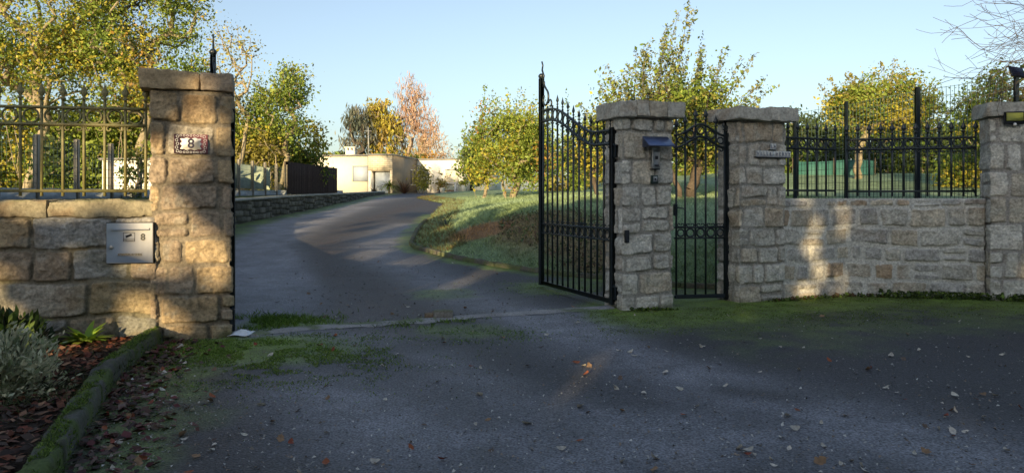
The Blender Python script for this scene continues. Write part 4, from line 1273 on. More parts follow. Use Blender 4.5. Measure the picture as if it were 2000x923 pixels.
def grow(base_paths, tips, rg, wig=.12, step=.45, r_tip=.012, power=.46, bias=.25, rmax=None, droop=0):
    pos = []; par = []
    for path in base_paths:
        prev = -1
        for p in path:
            pos.append(A(p, float)); par.append(prev); prev = len(pos) - 1
    nb = len(pos)
    P = np.zeros((nb + len(tips) * 14, 3)); P[:nb] = pos; n = nb
    par = par + [0] * (len(tips) * 14)
    root = A(base_paths[0][-1])
    order = np.argsort(np.linalg.norm(tips - root, axis=1))
    tipn = []
    for i in order:
        t = tips[i]
        d = np.linalg.norm(P[:n] - t, axis=1)
        below = np.clip(P[:n, 2] - t[2], 0, None)
        cost = d + below * 1.2 + bias * np.linalg.norm(P[:n] - root, axis=1) * .25
        j = int(np.argmin(cost))
        a = P[j]; L = np.linalg.norm(t - a); k = int(np.clip(round(L / step), 1, 12))
        prev = j
        up = A([0, 0, 1.0]) * L * (.12 if not droop else droop)
        side = rg.normal(0, wig, 3) * L
        for m_ in range(1, k + 1):
            f = m_ / k; c = 4 * f * (1 - f)
            q = a + (t - a) * f + (up + side) * c * .5 + (rg.normal(0, wig * .25 * step, 3) if m_ < k else 0)
            P[n] = q; par[n] = prev; prev = n; n += 1
        tipn.append(prev)
    cnt = np.zeros(n)
    for t in tipn: cnt[t] += 1
    for i in range(n - 1, -1, -1):
        if par[i] >= 0: cnt[par[i]] += cnt[i]
    rad = r_tip * np.maximum(cnt, .6) ** power
    if rmax: rad = np.minimum(rad, rmax)
    return P[:n], A(par[:n]), rad

def limb_mesh(name, P, par, rad, m, parent, seg=5, rmin=0.0):
    idx = [i for i in range(len(P)) if par[i] >= 0 and rad[i] >= rmin]
    idx = A(idx); a = P[par[idx]]; b = P[idx]; 
    rb = rad[idx]; ra = np.minimum(rad[par[idx]], rb * 1.35)
    t = b - a; ln = np.linalg.norm(t, axis=1, keepdims=True) + 1e-9; t = t / ln
    ref = np.where(np.abs(t[:, 2:3]) < .9, A([[0, 0, 1.0]]), A([[1.0, 0, 0]]))
    u = np.cross(t, ref); u /= np.linalg.norm(u, axis=1, keepdims=True); w = np.cross(t, u)
    V = []
    for (c, r, off) in ((a, ra, -.0), (b, rb, .3)):
        for k in range(seg):
            an = 2 * math.pi * k / seg
            V.append(c + t * (off * rb)[:, None] * 1.0 + (u * math.cos(an) + w * math.sin(an)) * r[:, None])
    V = np.stack(V, 1).reshape(-1, 3); n = len(idx)
    base = (np.arange(n) * 2 * seg)[:, None]
    F = np.concatenate([base + A([[k, (k + 1) % seg, seg + (k + 1) % seg, seg + k]]) for k in range(seg)], 0)
    return mesh_np(name, V, F, m, parent, smooth=True)

def tree(name, label, base, crown, ntips, seed, leaves=40, lsize=.13, lasp=.6, clr=.35, pal=((.1, .12, .02),), pw=None, stems=1, bark='bark', r_tip=.012, trunk_h=None, spread=.3, group=None, rmax=.22, wig=.12, leafdir=(0, 0, -.3), power=.46, shoots=0, cat='tree', hollow=.35, bias=.25, shoot_list=(), shoot_col=None, tnoise=.12, lean=(0, 0), palf=None, ljit=.9, step=.45, density_noise=.45, zcut=None, droop=0, bareness=None):
    """crown: list of ellipsoids (cx,cy,cz,rx,ry,rz) relative to base"""
    rg = np.random.default_rng(seed)
    e = empty(name, base); tag(e, label, cat, group)
    vols = A([c[3] * c[4] * c[5] for c in crown], float); pr = (vols ** .8) / (vols ** .8).sum()
    tips = []; 
    while len(tips) < ntips:
        c = crown[rg.choice(len(crown), p=pr)]
        v = rg.normal(0, 1, 3); v /= np.linalg.norm(v); r = (hollow + (1 - hollow) * rg.random()) ** .6
        v = v * r * (1 + tnoise * rg.normal())
        p = A([c[0] + v[0] * c[3], c[1] + v[1] * c[4], c[2] + v[2] * c[5]])
        if zcut is not None and p[2] < zcut: continue
        if vn(p[0] * .9 + 50, p[2] * .9 + p[1] * .5 + 50, seed) < density_noise * rg.random() * 1.3: continue
        tips.append(p)
    tips = A(tips)
    cz = min(c[2] - c[5] * .5 for c in crown)
    th = trunk_h if trunk_h is not None else max(.3, cz)
    paths = []
    for s in range(stems):
        ang = 2 * math.pi * s / stems + rg.uniform(0, 1); sp = spread * (stems > 1)
        n = 6; path = []
        for k in range(n):
            f = k / (n - 1)
            path.append((math.cos(ang) * (.08 * (stems > 1) + sp * f) + lean[0] * f + rg.normal(0, .03) * (k > 0), math.sin(ang) * (.08 * (stems > 1) + sp * f) * .7 + lean[1] * f + rg.normal(0, .03) * (k > 0), -.15 + (th + .15) * f))
        paths.append(path)
    P, par, rad = grow(paths, tips, rg, wig=wig, r_tip=r_tip, rmax=rmax, power=power, step=step, droop=droop, bias=bias)
    if len(shoot_list):
        sp_, sr_, spar = [], [], []
        n0 = len(P)
        for (b0, t0, bow) in shoot_list:
            b0 = A(b0, float); t0 = A(t0, float); m_ = 9
            for k in range(m_):
                f = k / (m_ - 1); q = b0 + (t0 - b0) * f + A([bow, 0, 0]) * 4 * f * (1 - f) * .5 * np.linalg.norm(t0 - b0)
                spar.append(int(np.argmin(np.linalg.norm(P[:n0] - b0, axis=1))) if k == 0 else n0 + len(sp_) - 1); sp_.append(q); sr_.append(.011 * (1 - .75 * f))
        P = np.concatenate([P, A(sp_)]); par = np.concatenate([par, A(spar)]); rad = np.concatenate([rad, A(sr_)])
    limb_mesh('trunk', P, par, rad, M[bark], e)
    if leaves > 0:
        nt = len(tips)
        keep = np.ones(nt, bool)
        if bareness is not None: keep = rg.random(nt) > bareness
        tl = tips[keep]; nt = len(tl)
        cid = np.repeat(np.arange(nt), leaves)
        C0 = tl[cid] + rg.normal(0, clr, (nt * leaves, 3)) * A([1, 1, .75])
        if shoots:
            add = []; 
            topi = rg.permutation(nt)[:shoots]
            for i in topi:
                L = rg.uniform(.5, 1.5); m_ = int(L / .035)
                d = A([rg.normal(0, .12), rg.normal(0, .12), 1.0])
                f = np.linspace(0, 1, m_)[:, None]
                add.append(tl[i] + d * f * L + rg.normal(0, .045, (m_, 3)))
            add = np.concatenate(add); C0 = np.concatenate([C0, add]); cid = np.concatenate([cid, rg.integers(0, nt, len(add))])
        nsh = 0
        if len(shoot_list):
            add = []
            for (b0, t0, bow) in shoot_list:
                b0 = A(b0, float); t0 = A(t0, float); L = np.linalg.norm(t0 - b0); m_ = int(L / .013)
                f = np.linspace(.05, 1, m_)[:, None]
                ctr = b0 + (t0 - b0) * f + A([bow, 0, 0]) * 4 * f * (1 - f) * .5 * L
                add.append(ctr + rg.normal(0, 1, (m_, 3)) * (.10 * (1 - .75 * f) + .012))
            add = np.concatenate(add); nsh = len(add); C0 = np.concatenate([C0, add]); cid = np.concatenate([cid, rg.integers(0, nt, nsh)])
        D = np.tile(A(leafdir, float), (len(C0), 1))
        V, F = leaf_quads(C0, D, lsize, lasp, rg, jit=ljit)
        pw_ = A(pw if pw is not None else [1 / len(pal)] * len(pal)); pw_ = np.cumsum(pw_ / pw_.sum())
        if palf is not None:
            kf = np.clip(palf(C0) + rg.normal(0, .13, len(C0)), 0, .999)
        else:
            kf = np.clip(vn(C0[:, 0] * .8 + 20, C0[:, 2] * .8 + C0[:, 1] * .4 + 20, seed + 3) * 1.3 - .15 + rg.normal(0, .16, len(C0)), 0, .999)
        k = np.searchsorted(pw_, kf); k = np.clip(k, 0, len(pal) - 1)
        col = A(pal)[k]
        if nsh and shoot_col is not None: col[-nsh:] = A(shoot_col)[rg.integers(0, len(shoot_col), nsh)]
        col = col * rg.uniform(.65, 1.3, (len(C0), 1))
        mesh_np('crown', V, F, M['leaf'], e, col=np.repeat(col, 4, 0))
    return e

YEL = (.41, .36, .05); YG = (.235, .30, .05); GRN = (.14, .21, .035); DGR = (.05, .075, .022); ORG = (.42, .25, .06); OLV = (.24, .22, .05); SIL = (.24, .27, .17)
def B(px_, d_, z=None):
    x, y = at(px_, d_); return (x, y, float(zground(x, y)) if z is None else z)

# left trees
tree('broadleaf_tree', 'tall pale-trunked tree at the far left edge with sparse lower limbs', B(45, 27.5), [(0, 0, 6.73, 3.19, 2.36, 2.91), (-1.64, 0, 4.91, 1.72, 1.72, 1.27), (1.36, 0, 4.55, 1.18, 1.18, 1.01)], 260, 1, leaves=110, lsize=.10, clr=.33, pal=(YG, YEL, GRN, DGR), pw=(.40, .28, .24, .08), stems=3, trunk_h=2.9, spread=.75, group='tall trees behind the left fence', r_tip=.018, rmax=.19, hollow=.3, wig=.04, bias=.9)
tree('broadleaf_tree', 'tall bushy tree with an orange-tinged top above the left pillar', B(232, 28), [(0.72, 0, 6.83, 2.43, 2.07, 2.51), (-0.63, 0, 5.66, 1.8, 1.62, 1.53), (2.16, 0, 4.49, 1.17, 1.17, 0.98), (0.27, 0, 3.86, 1.43, 1.26, 0.81)], 300, 2, leaves=110, lsize=.10, clr=.32, pal=(GRN, YG, YEL, ORG, DGR), pw=(.24, .33, .26, .08, .09), stems=3, trunk_h=2.9, spread=.75, group='tall trees behind the left fence', r_tip=.018, rmax=.17, hollow=.3, lean=(.4, 0), wig=.04, bias=.9)
tree('broadleaf_tree', 'thin half-bare tree rising just right of the left pillar', B(455, 28), [(-.2, 0, 4.6, 1.1, .9, 1.9), (-.6, 0, 3.3, 1.3, .9, 1.0)], 130, 3, leaves=14, lsize=.10, clr=.28, pal=(OLV, SIL, YEL), stems=4, trunk_h=3.0, spread=.7, r_tip=.010, rmax=.09, group='trees beyond the driveway fence', wig=.02, bias=1.5)
tree('broadleaf_tree', 'dense green tree with a twiggy top behind the concrete post fence', B(536, 29.3), [(0, 0, 3.0, 1.35, 1.1, 1.6), (.5, 0, 4.3, .8, .7, .8), (-.8, 0, 2.7, .9, 1.0, 1.1)], 230, 4, leaves=52, lsize=.10, clr=.23, pal=(GRN, YG, YEL, OLV), pw=(.22, .38, .22, .18), stems=3, trunk_h=1.5, spread=.5, r_tip=.012, rmax=.11, group='trees beyond the driveway fence', wig=.08, bias=.5)
tree('broadleaf_tree', 'golden yellow bushy tree above the brown brushwood screen', B(594, 34), [(0, 0, 1.9, .95, 1.1, 1.6), (-1.2, 0, 1.4, 1.0, 1.0, 1.2)], 160, 5, leaves=46, lsize=.14, clr=.25, pal=(YEL, YG, YEL, GRN), stems=2, trunk_h=.5, r_tip=.014, rmax=.1, group='trees beyond the driveway fence')
tree('broadleaf_tree', 'yellow-green tree filling the gap behind the driveway fence', B(486, 31), [(0, 0, 1.7, 1.3, 1.0, 1.5)], 120, 6, leaves=40, lsize=.14, clr=.28, pal=(YG, YEL, OLV), stems=2, trunk_h=.5, r_tip=.014, rmax=.1, group='trees beyond the driveway fence')
# undergrowth / hedge behind the left trees
for i, (px_, d_, w_, h_, pal_, lb) in enumerate([
    (-30, 29, 2.6, 3.6, (YG, YEL, GRN), 'tall shrub behind the leftmost tree trunks'),
    (120, 29.5, 2.6, 3.8, (YG, YEL, GRN, YG), 'sunlit shrub between the two pale-trunked trees'),
    (215, 33, 2.4, 4.0, (YG, YEL, GRN), 'shrub behind the white shed at the left'),
    (300, 31, 2.2, 3.9, (YEL, YG, GRN), 'yellowish shrub behind the left gate pillar'),
    (395, 32, 2.2, 3.6, (YG, GRN, YEL), 'shrub hidden behind the right edge of the left pillar')]):
    tree('shrub', lb, B(px_, d_), [(0, 0, h_ * .5, w_, 1.2, h_ * .55)], 170, 20 + i, leaves=60, lsize=.15, clr=.34, pal=pal_, trunk_h=.3, r_tip=.012, rmax=.06, cat='shrub', group='shrubs behind the left trees')
tree('shrub', 'dark green bush behind the left iron fence', B(105, 17), [(0, 0, .7, .36, .35, .7)], 40, 30, leaves=40, lsize=.09, clr=.14, pal=(DGR, GRN), trunk_h=.2, r_tip=.006, rmax=.03, cat='shrub')
tree('shrub', 'thin upright dark shrub in front of the white shed', B(262, 17), [(0, 0, .6, .28, .3, .7)], 40, 31, leaves=18, lsize=.08, clr=.12, pal=(DGR, GRN, OLV), trunk_h=.2, r_tip=.006, rmax=.03, cat='shrub')

# trees by the house
tree('birch_tree', 'small dark drooping birch left of the golden birches', B(700, 82), [(0, 0, 6.2, 1.55, 1.4, 3.6), (-.3, 0, 8.3, 1.0, .9, 1.5)], 170, 7, leaves=14, lsize=.5, lasp=.2, clr=.38, pal=((.13, .14, .12), (.19, .19, .13), (.09, .11, .08)), leafdir=(0, 0, -1), ljit=.3, trunk_h=2, bark='bark_dark', r_tip=.025, rmax=.2, hollow=.5, group='birches behind the bungalow', droop=.4)
tree('birch_tree', 'golden olive birch between the dark birch and the reddish one', B(752, 84), [(0, 0, 5.8, 2.2, 1.6, 3.6), (-.8, 0, 8.6, 1.5, 1.2, 1.7)], 240, 8, leaves=20, lsize=.42, lasp=.35, clr=.42, pal=(OLV, YEL, (.36, .27, .06)), leafdir=(0, 0, -1), ljit=.45, trunk_h=2, bark='bark_birch', r_tip=.03, rmax=.22, group='birches behind the bungalow', droop=.3)
tree('birch_tree', 'tall reddish half-bare birch behind the bungalow', B(806, 86), [(0, 0, 6.4, 2.6, 2.0, 4.6), (1.7, 0, 7.2, 1.7, 1.4, 2.6), (-.4, 0, 11.0, 1.5, 1.2, 2.9), (.6, 0, 10.0, 1.4, 1.2, 2.6)], 560, 9, leaves=9, lsize=.5, lasp=.12, clr=.36, pal=((.46, .30, .22), (.50, .33, .22), (.40, .28, .12), YEL), pw=(.35, .25, .25, .15), leafdir=(0, 0, -1), ljit=.35, trunk_h=3, bark='bark_birch', r_tip=.024, rmax=.25, group='birches behind the bungalow', droop=.45, palf=lambda p: 1 - ss(3, 9, p[:, 2]) * .9, density_noise=.3)
tree('broadleaf_tree', 'low pinkish-tan bare tree behind the white wall of the bungalow', B(848, 80), [(0, 0, 3.9, 2.0, 1.4, 2.6)], 150, 10, leaves=10, lsize=.36, lasp=.2, clr=.4, pal=((.55, .38, .25), (.48, .33, .2)), leafdir=(0, 0, .4), trunk_h=1.5, bark='bark_birch', r_tip=.022, rmax=.15)
tree('shrub', 'dark low shrub mass on the skyline behind the bungalow roof', B(745, 76), [(0, 0, 2.6, 2.6, 1.4, 1.4), (3.8, 0, 2.5, 2.5, 1.2, 1.3)], 120, 11, leaves=40, lsize=.35, clr=.4, pal=(DGR, GRN, ORG), trunk_h=1, r_tip=.02, rmax=.1, cat='shrub')

# centre orchard trees
tree('fruit_tree', 'sunlit yellow fruit tree with crooked trunks left of the open gate leaf', B(992, 27), [(.15, 0, 2.15, 1.35, 1.2, 1.35), (.7, 0, 1.6, 1.0, 1.0, 1.0), (-.9, 0, 1.5, .7, .8, .9)], 230, 12, leaves=84, lsize=.09, clr=.24, pal=(YEL, YG, YG, GRN, ORG), pw=(.28, .3, .2, .17, .05), stems=3, trunk_h=.65, spread=.3, r_tip=.012, rmax=.14, shoots=60, group='fruit trees on the lawn')
tree('fruit_tree', 'dark grey-green fruit tree at the left end of the lawn', B(938, 31), [(-.1, 0, 1.6, .75, .8, .95)], 100, 13, leaves=30, lsize=.12, clr=.2, pal=(DGR, GRN, SIL, OLV), stems=2, trunk_h=.5, r_tip=.010, rmax=.08, shoots=25, group='fruit trees on the lawn')
_b = B(1338, 17.5)
def _rel(px_, py_, dd=0):
    q = at(px_, 17.5, py_); return (q[0] - _b[0], dd, q[2] - _b[2])
_sh = []
_rs = np.random.default_rng(4)
for (x0, y0, x1, y1) in [(1300, 200, 1335, 18), (1290, 200, 1310, 40), (1262, 200, 1265, 75), (1262, 210, 1240, 95), (1320, 190, 1345, 95), (1345, 200, 1385, 85), (1370, 200, 1410, 90), (1390, 210, 1445, 108), (1240, 220, 1212, 140), (1225, 230, 1188, 118), (1210, 240, 1165, 160), (1300, 190, 1290, 80), (1410, 230, 1478, 160), (1395, 220, 1430, 150), (1330, 190, 1318, 80), (1180, 250, 1140, 190), (1280, 200, 1228, 110), (1420, 250, 1485, 185), (1355, 200, 1365, 110), (1250, 220, 1215, 180)]:
    for r_ in range(3):
        j1, j2 = _rs.normal(0, 6, 2)
        _sh.append((_rel(x0 + _rs.normal(0, 12), y0 + 10, _rs.normal(0, .35)), _rel(x1 + j1 * (1 + r_), y1 + abs(j2) * (1 + 3 * r_), _rs.normal(0, .5)), _rs.uniform(-.05, .05)))
tree('fruit_tree', 'large fruit tree with tall upright shoots behind the intercom pillar', _b, [(-.1, 0, 1.85, 1.35, 1.1, .95), (.75, 0, 1.5, .85, 1.0, .75), (-1.3, 0, 1.55, .95, .9, .8)], 420, 14, leaves=56, lsize=.075, clr=.17, pal=(GRN, YG, OLV, DGR), pw=(.42, .28, .14, .16), stems=2, trunk_h=.8, spread=.25, r_tip=.009, rmax=.13, shoots=30, group='fruit trees on the lawn', bark='bark_dark', zcut=.75, shoot_list=_sh, shoot_col=(SIL, SIL, GRN, OLV, YG))
tree('fruit_tree', 'shaded fruit tree seen through the bars of the open gate leaf', B(1178, 22), [(0, 0, 1.55, 1.0, 1.0, .85), (-.7, 0, 1.35, .6, .8, .6)], 130, 15, leaves=40, lsize=.10, clr=.22, pal=(GRN, YG, DGR, YEL), stems=2, trunk_h=.7, r_tip=.011, rmax=.11, shoots=20, group='fruit trees on the lawn', bark='bark_dark')
# right trees
_b = B(1672, 24)
_sh = []
for (x0, y0, x1, y1) in [(1740, 150, 1750, 112), (1735, 160, 1722, 120), (1745, 160, 1775, 130), (1680, 180, 1655, 142), (1650, 190, 1622, 150), (1670, 180, 1662, 138), (1640, 200, 1605, 165)]:
    q0, q1 = at(x0, 24, y0), at(x1, 24, y1)
    _sh.append(((q0[0] - _b[0], 0, q0[2] - _b[2] - .3), (q1[0] - _b[0], .1, q1[2] - _b[2]), .03))
tree('broadleaf_tree', 'round yellow-green tree with bare twigs on top behind the right fence', _b, [(1.2, 0, 2.55, 1.35, 1.2, 1.0), (.3, 0, 2.3, 1.25, 1.1, .8), (2.0, 0, 2.0, .8, .8, .65)], 330, 16, leaves=66, lsize=.085, clr=.17, pal=(YG, OLV, GRN, YEL), stems=1, trunk_h=1.0, r_tip=.010, rmax=.12, group='trees behind the right fence', lean=(.1, 0), shoot_list=_sh, tnoise=.06, shoot_col=(OLV, OLV), zcut=1.55)
tree('broadleaf_tree', 'leafy yellow-green tree at the far right edge behind the solar panel', B(1985, 17.5), [(.2, 0, 2.15, 1.35, 1.1, .95), (1.6, 0, 2.1, 1.2, 1.1, 1.0), (-.7, 0, 1.75, .65, .7, .55)], 260, 17, leaves=62, lsize=.075, clr=.16, pal=(YG, GRN, YEL), pw=(.4, .3, .3), stems=1, trunk_h=1.0, r_tip=.010, rmax=.12, group='trees behind the right fence', tnoise=.06)
tree('shrub', 'yellow-green bush low behind the right end of the iron fence', B(1885, 20), [(0, 0, .4, .6, .6, .42)], 60, 18, leaves=40, lsize=.10, clr=.17, pal=(YEL, YG, GRN), trunk_h=.1, r_tip=.006, rmax=.04, cat='shrub')
for i, (px_, w_, lb) in enumerate([(1570, 2.0, 'dark hedge bush behind the teal net'), (1690, 2.4, 'dark hedge bush right of the teal net'), (1800, 2.4, 'dark hedge bush in the middle behind the right fence'), (1910, 2.4, 'dark hedge bush behind the yellow-green bush'), (2020, 2.4, 'dark hedge bush at the right edge of the view')]):
    tree('hedge_bush', lb, B(px_, 33), [(0, 0, 1.25, w_, 1.0, 1.35)], 110, 40 + i, leaves=50, lsize=.17, clr=.3, pal=(DGR, GRN, DGR, DGR), trunk_h=.2, r_tip=.01, rmax=.05, cat='hedge', group='dark hedge bushes at the back of the right lawn')
for i, (px_, lb) in enumerate([(1085, 'distant low bush seen through the open gate leaf'), (1240, 'distant low bush behind the intercom pillar'), (1400, 'distant low bush behind the arched gate'), (1480, 'distant low bush behind the name pillar')]):
    tree('hedge_bush', lb, B(px_, 45), [(0, 0, 1.2, 2.6, 1.0, 1.5)], 90, 60 + i, leaves=46, lsize=.22, clr=.35, pal=(OLV, GRN, YG), trunk_h=.2, r_tip=.01, rmax=.05, cat='hedge', group='low bushes far behind the lawn')

# bare tree top right: its limbs reach in from outside the frame
BSEED, BX = 18, 11.3
def bare():
    rg = np.random.default_rng(BSEED)
    e = empty('bare_tree', (BX, 11.6, 1.3)); tag(e, 'bare twiggy tree reaching in over the top right corner', 'tree')
    P = []; par = []; rad = []
    def branch(p, d, L, r, depth, parent):
        n = max(4, int(L / .12)); prev = parent; q = A(p, float); d = A(d, float)
        curl = rg.normal(0, .05, 3)
        for k in range(n):
            f = (k + 1) / n
            d = d + curl * .5 + rg.normal(0, .06, 3) + A([0, 0, .012 * (depth > 1)]); d /= np.linalg.norm(d)
            q = q + d * L / n
            P.append(q.copy()); par.append(prev); rad.append(max(.003, r * (1 - .65 * f))); prev = len(P) - 1
            if depth < 4 and k > n * .15 and rg.random() < (.6, .6, .55, .35)[depth]:
                ax = rg.normal(0, 1, 3); ax -= ax.dot(d) * d; ax /= np.linalg.norm(ax)
                a = rg.uniform(.4, .85); dd = d * math.cos(a) + ax * math.sin(a); dd[1] *= .5
                branch(q, dd / np.linalg.norm(dd), L * rg.uniform(.35, .6), r * (1 - .65 * f) * .6, depth + 1, prev)
    P.append(A([0, 0, -.2])); par.append(-1); rad.append(.14)
    P.append(A([0, 0, 1.2])); par.append(0); rad.append(.12)
    P.append(A([-.1, 0, 2.1])); par.append(1); rad.append(.10)
    for (d, L, r) in [((-1, -.1, .42), 3.4, .045), ((-.9, -.2, .75), 3.7, .045), ((-1, 0, .58), 3.6, .04), ((-.8, .1, 1.0), 3.4, .04), ((-.3, .2, 1), 3, .05), ((.6, 0, 1), 3, .05), ((-1, 0, .50), 3.3, .03), ((-.85, -.1, .9), 3.4, .03), ((-1, .1, .66), 3.5, .03), ((-.75, 0, .8), 3.4, .03)]:
        d = A(d, float); branch(P[2], d / np.linalg.norm(d), L, r, 0, 2)

    limb_mesh('trunk', A(P), A(par), A(rad), M['bark_dark'], e, seg=4)
bare()

# far skyline wood beyond the lawn (left and right)
def far_wood(name, x0, x1, y, z, h, seed, label):
    rg = np.random.default_rng(seed); n = 30000
    x = rg.uniform(x0, x1, n); hh = h * (.55 + .6 * fbm(x * .12, x * 0, seed)); P = np.stack([x, y + rg.normal(0, 2.5, n), z + rg.random(n) * hh], -1)
    V, F = leaf_quads(P, np.tile(A([0, 0, .2]), (n, 1)), .55, .7, rg, jit=1)
    col = A([DGR, GRN, OLV])[rg.integers(0, 3, n)] * rg.uniform(.7, 1.3, (n, 1))
    o = mesh_np(name, V, F, M['leaf'], col=np.repeat(col, 4, 0)); tag(o, label, 'woodland', kind='stuff')
far_wood('far_wood', -75, -18, 95, 1.5, 6.5, 5, 'distant wood on the left skyline')
far_wood('far_wood', 8, 110, 100, 1.5, 5.2, 6, 'distant wood on the right skyline')

# house-front plants
def rosette(name, label, base, n, L, w, seed, cols, arch=.6, cat='plant', stem=0, upr=.5):
    rg = np.random.default_rng(seed)
    e = empty(name, base); tag(e, label, cat)
    V = []; F = []; CC = []; k0 = 0
    for i in range(n):
        a = rg.uniform(0, 2 * math.pi); l = L * rg.uniform(.6, 1.1); up = rg.uniform(upr * .5, 1.3)
        d = A([math.cos(a), math.sin(a), 0]); s_ = A([-math.sin(a), math.cos(a), 0]); m_ = 6
        c = A(cols[rg.integers(0, len(cols))]) * rg.uniform(.7, 1.2)
        for j in range(m_):
            f = j / (m_ - 1); ang = up - arch * f * 1.6
            if j == 0: q = A([0, 0, stem]) + d * .02
            else: q = q + (d * math.cos(ang) + A([0, 0, 1]) * math.sin(ang)) * l / (m_ - 1)
            ww = w * (1 - f) ** .7 * (.5 + f * 1.2 if f < .4 else 1) * .5 + .001
            V += [q - s_ * ww, q + s_ * ww]; CC += [c, c]
        for j in range(m_ - 1):
            F.append((k0 + 2 * j, k0 + 2 * j + 1, k0 + 2 * j + 3, k0 + 2 * j + 2))
        k0 += 2 * m_
    mesh_np('leaves', A(V), F, M['leaf'], e, col=A(CC))
    if stem:
        b = MB(); b.tube([(0, 0, -.05), (.02, 0, stem * .5), (0, 0, stem)], [.09, .08, .07], 8); b.build('trunk', M['bark'], e, smooth=True)
    return e
rosette('palm', 'small yellow-green palm in front of the garage door', B(760, 54), 110, 1.25, .09, 1, (YG, (.25, .3, .04), YEL), arch=.9, stem=.55)
rosette('flax_plant', 'spiky reddish-brown flax plant right of the small palm', B(790, 54.5), 120, 1.35, .07, 2, ((.20, .10, .06), (.12, .07, .05), (.3, .2, .1)), arch=.25, upr=1.1)
rosette('flax_plant', 'dark spiky low plant left of the garage door', B(731, 56.5), 60, .6, .07, 3, ((.04, .05, .03), (.08, .06, .04)), arch=.5)
tree('shrub', 'round airy yellow-green shrub before the corner of the bungalow', B(824, 56.5), [(0, 0, 1.2, .62, .6, .85)], 70, 50, leaves=18, lsize=.14, clr=.22, pal=(YG, YEL, OLV), trunk_h=.4, r_tip=.012, rmax=.06, cat='shrub', stems=2)
tree('shrub', 'small bare-twigged shrub in a pot before the white wall', B(864, 62), [(0, 0, 1.05, .5, .4, .7)], 40, 51, leaves=12, lsize=.14, clr=.2, pal=(OLV, ORG), trunk_h=.5, r_tip=.01, rmax=.04, cat='shrub')
for px_, lb, s_ in ((864, 'white pot holding the bare-twigged shrub', 1.0), (905, 'round pale pot right of the glass door', 1.2), (838, 'pale pot beside the masonry bench', .9)):
    p = B(px_, 61.8 if px_ == 864 else 62.5); e = empty('plant_pot', p); tag(e, lb, 'pot')
    b = MB(); b.lathe([(.14 * s_, 0), (.24 * s_, .35 * s_), (.26 * s_, .42 * s_), (.22 * s_, .42 * s_), (.2 * s_, .36 * s_)], seg=14); b.build('bowl', M['whitewall'], e, smooth=True)
tree('shrub', 'tiny round shrub in the pot right of the glass door', (B(905, 62.5)[0], 62.5, B(905, 62.5)[2] + .4), [(0, 0, .3, .28, .28, .3)], 25, 52, leaves=24, lsize=.12, clr=.1, pal=(YEL, YG), trunk_h=.1, r_tip=.006, rmax=.03, cat='shrub')

# ------------------------------------------------------------------ bank grass, tufts
def blades(name, P, hgt, w, cols, rg, lean=.5, parent=None, m='grass'):
    n = len(P); a = rg.uniform(0, 2 * math.pi, n); l = hgt * rg.uniform(.5, 1.3, n)
    side = np.stack([np.cos(a), np.sin(a), 0 * a], -1) * (w * rg.uniform(.6, 1.3, n))[:, None]
    b_ = rg.uniform(0, 2 * math.pi, n); ln = rg.uniform(.1, lean, n)
    d = np.stack([np.cos(b_) * ln, np.sin(b_) * ln, np.ones(n)], -1)
    mid = P + d * l[:, None] * .55; tip = P + d * l[:, None] * A([1.3, 1.3, .95])
    V = np.stack([P - side, P + side, mid + side * .7, tip, mid - side * .7], 1).reshape(-1, 3)
    F = np.arange(n * 5).reshape(n, 5)
    return mesh_np(name, V, F, M[m], parent, col=np.repeat(cols, 5, 0))
tag(blades('kerb_moss', MOSSK[0], .016, .004, MOSSK[1], np.random.default_rng(94), 1.4), 'short bright moss growing on the long kerb at the left', 'moss', kind='stuff')
rg = np.random.default_rng(55)
def sample_lawn(n, x0, x1, y0, y1, smin=.03, smax=99):
    x = rg.uniform(x0, x1, n); y = y0 + (y1 - y0) * rg.random(n) ** 1.5; s = kerb_s(x, y)
    k = (s > smin) & (s < smax) & ~((x > 3.2) & (y < 10.9)); x, y = x[k], y[k]
    return x, y
x, y = sample_lawn(90000, -4.5, 6.5, 11.2, 34)
fr_ = np.clip(.5 + 1.1 * (fbm(x * .5, y * .5, 13) - .45) + .25 * (fbm(x * 3, y * 3, 14) - .5), 0, 1)[:, None]
n1s = fbm(x * 1.3, y * 1.3, 11)
br_ = brown_at(x, y, n1s); dr2 = dry_at(x, y, n1s)
col = A([.20, .27, .07]) * (1 - fr_) + A([.38, .51, .33]) * fr_
bb = np.clip(br_ + .8 * dr2, 0, 1)[:, None]
col = col * (1 - bb) + (A([.55, .31, .13]) * (1 - .55 * (dr2[:, None] > br_[:, None]))) * bb
col *= rg.uniform(.55, 1.4, (len(x), 1))
keep = rg.random(len(x)) > .55 * bb[:, 0]
P = np.stack([x, y, zground(x, y) - .01], -1)[keep]
o = blades('bank_grass', P, .085, .007, col[keep], rg, 1.2); tag(o, 'frosty green and brown grass covering the bank and lawn', 'grass', kind='stuff')
# dead bracken / ground cover clumps
x, y = sample_lawn(9000, -.3, 3.6, 12.0, 17.5)
k = dry_at(x, y, fbm(x * .9, y * .9, 71)) > .3; x, y = x[k], y[k]
P = np.stack([x, y, zground(x, y) + rg.uniform(0, .09, len(x))], -1)
V, F = leaf_quads(P, np.tile(A([0, 0, .3]), (len(P), 1)), .055, .5, rg, jit=.9)
col = A([(.14, .10, .075), (.08, .11, .04), (.20, .14, .09), (.10, .15, .06)])[rg.integers(0, 4, len(P))] * rg.uniform(.6, 1.3, (len(P), 1))
o = mesh_np('ground_cover', V, F, M['leaf'], col=np.repeat(col, 4, 0)); tag(o, 'dark tangled ground cover on the bank behind the gates', 'ground cover', kind='stuff')
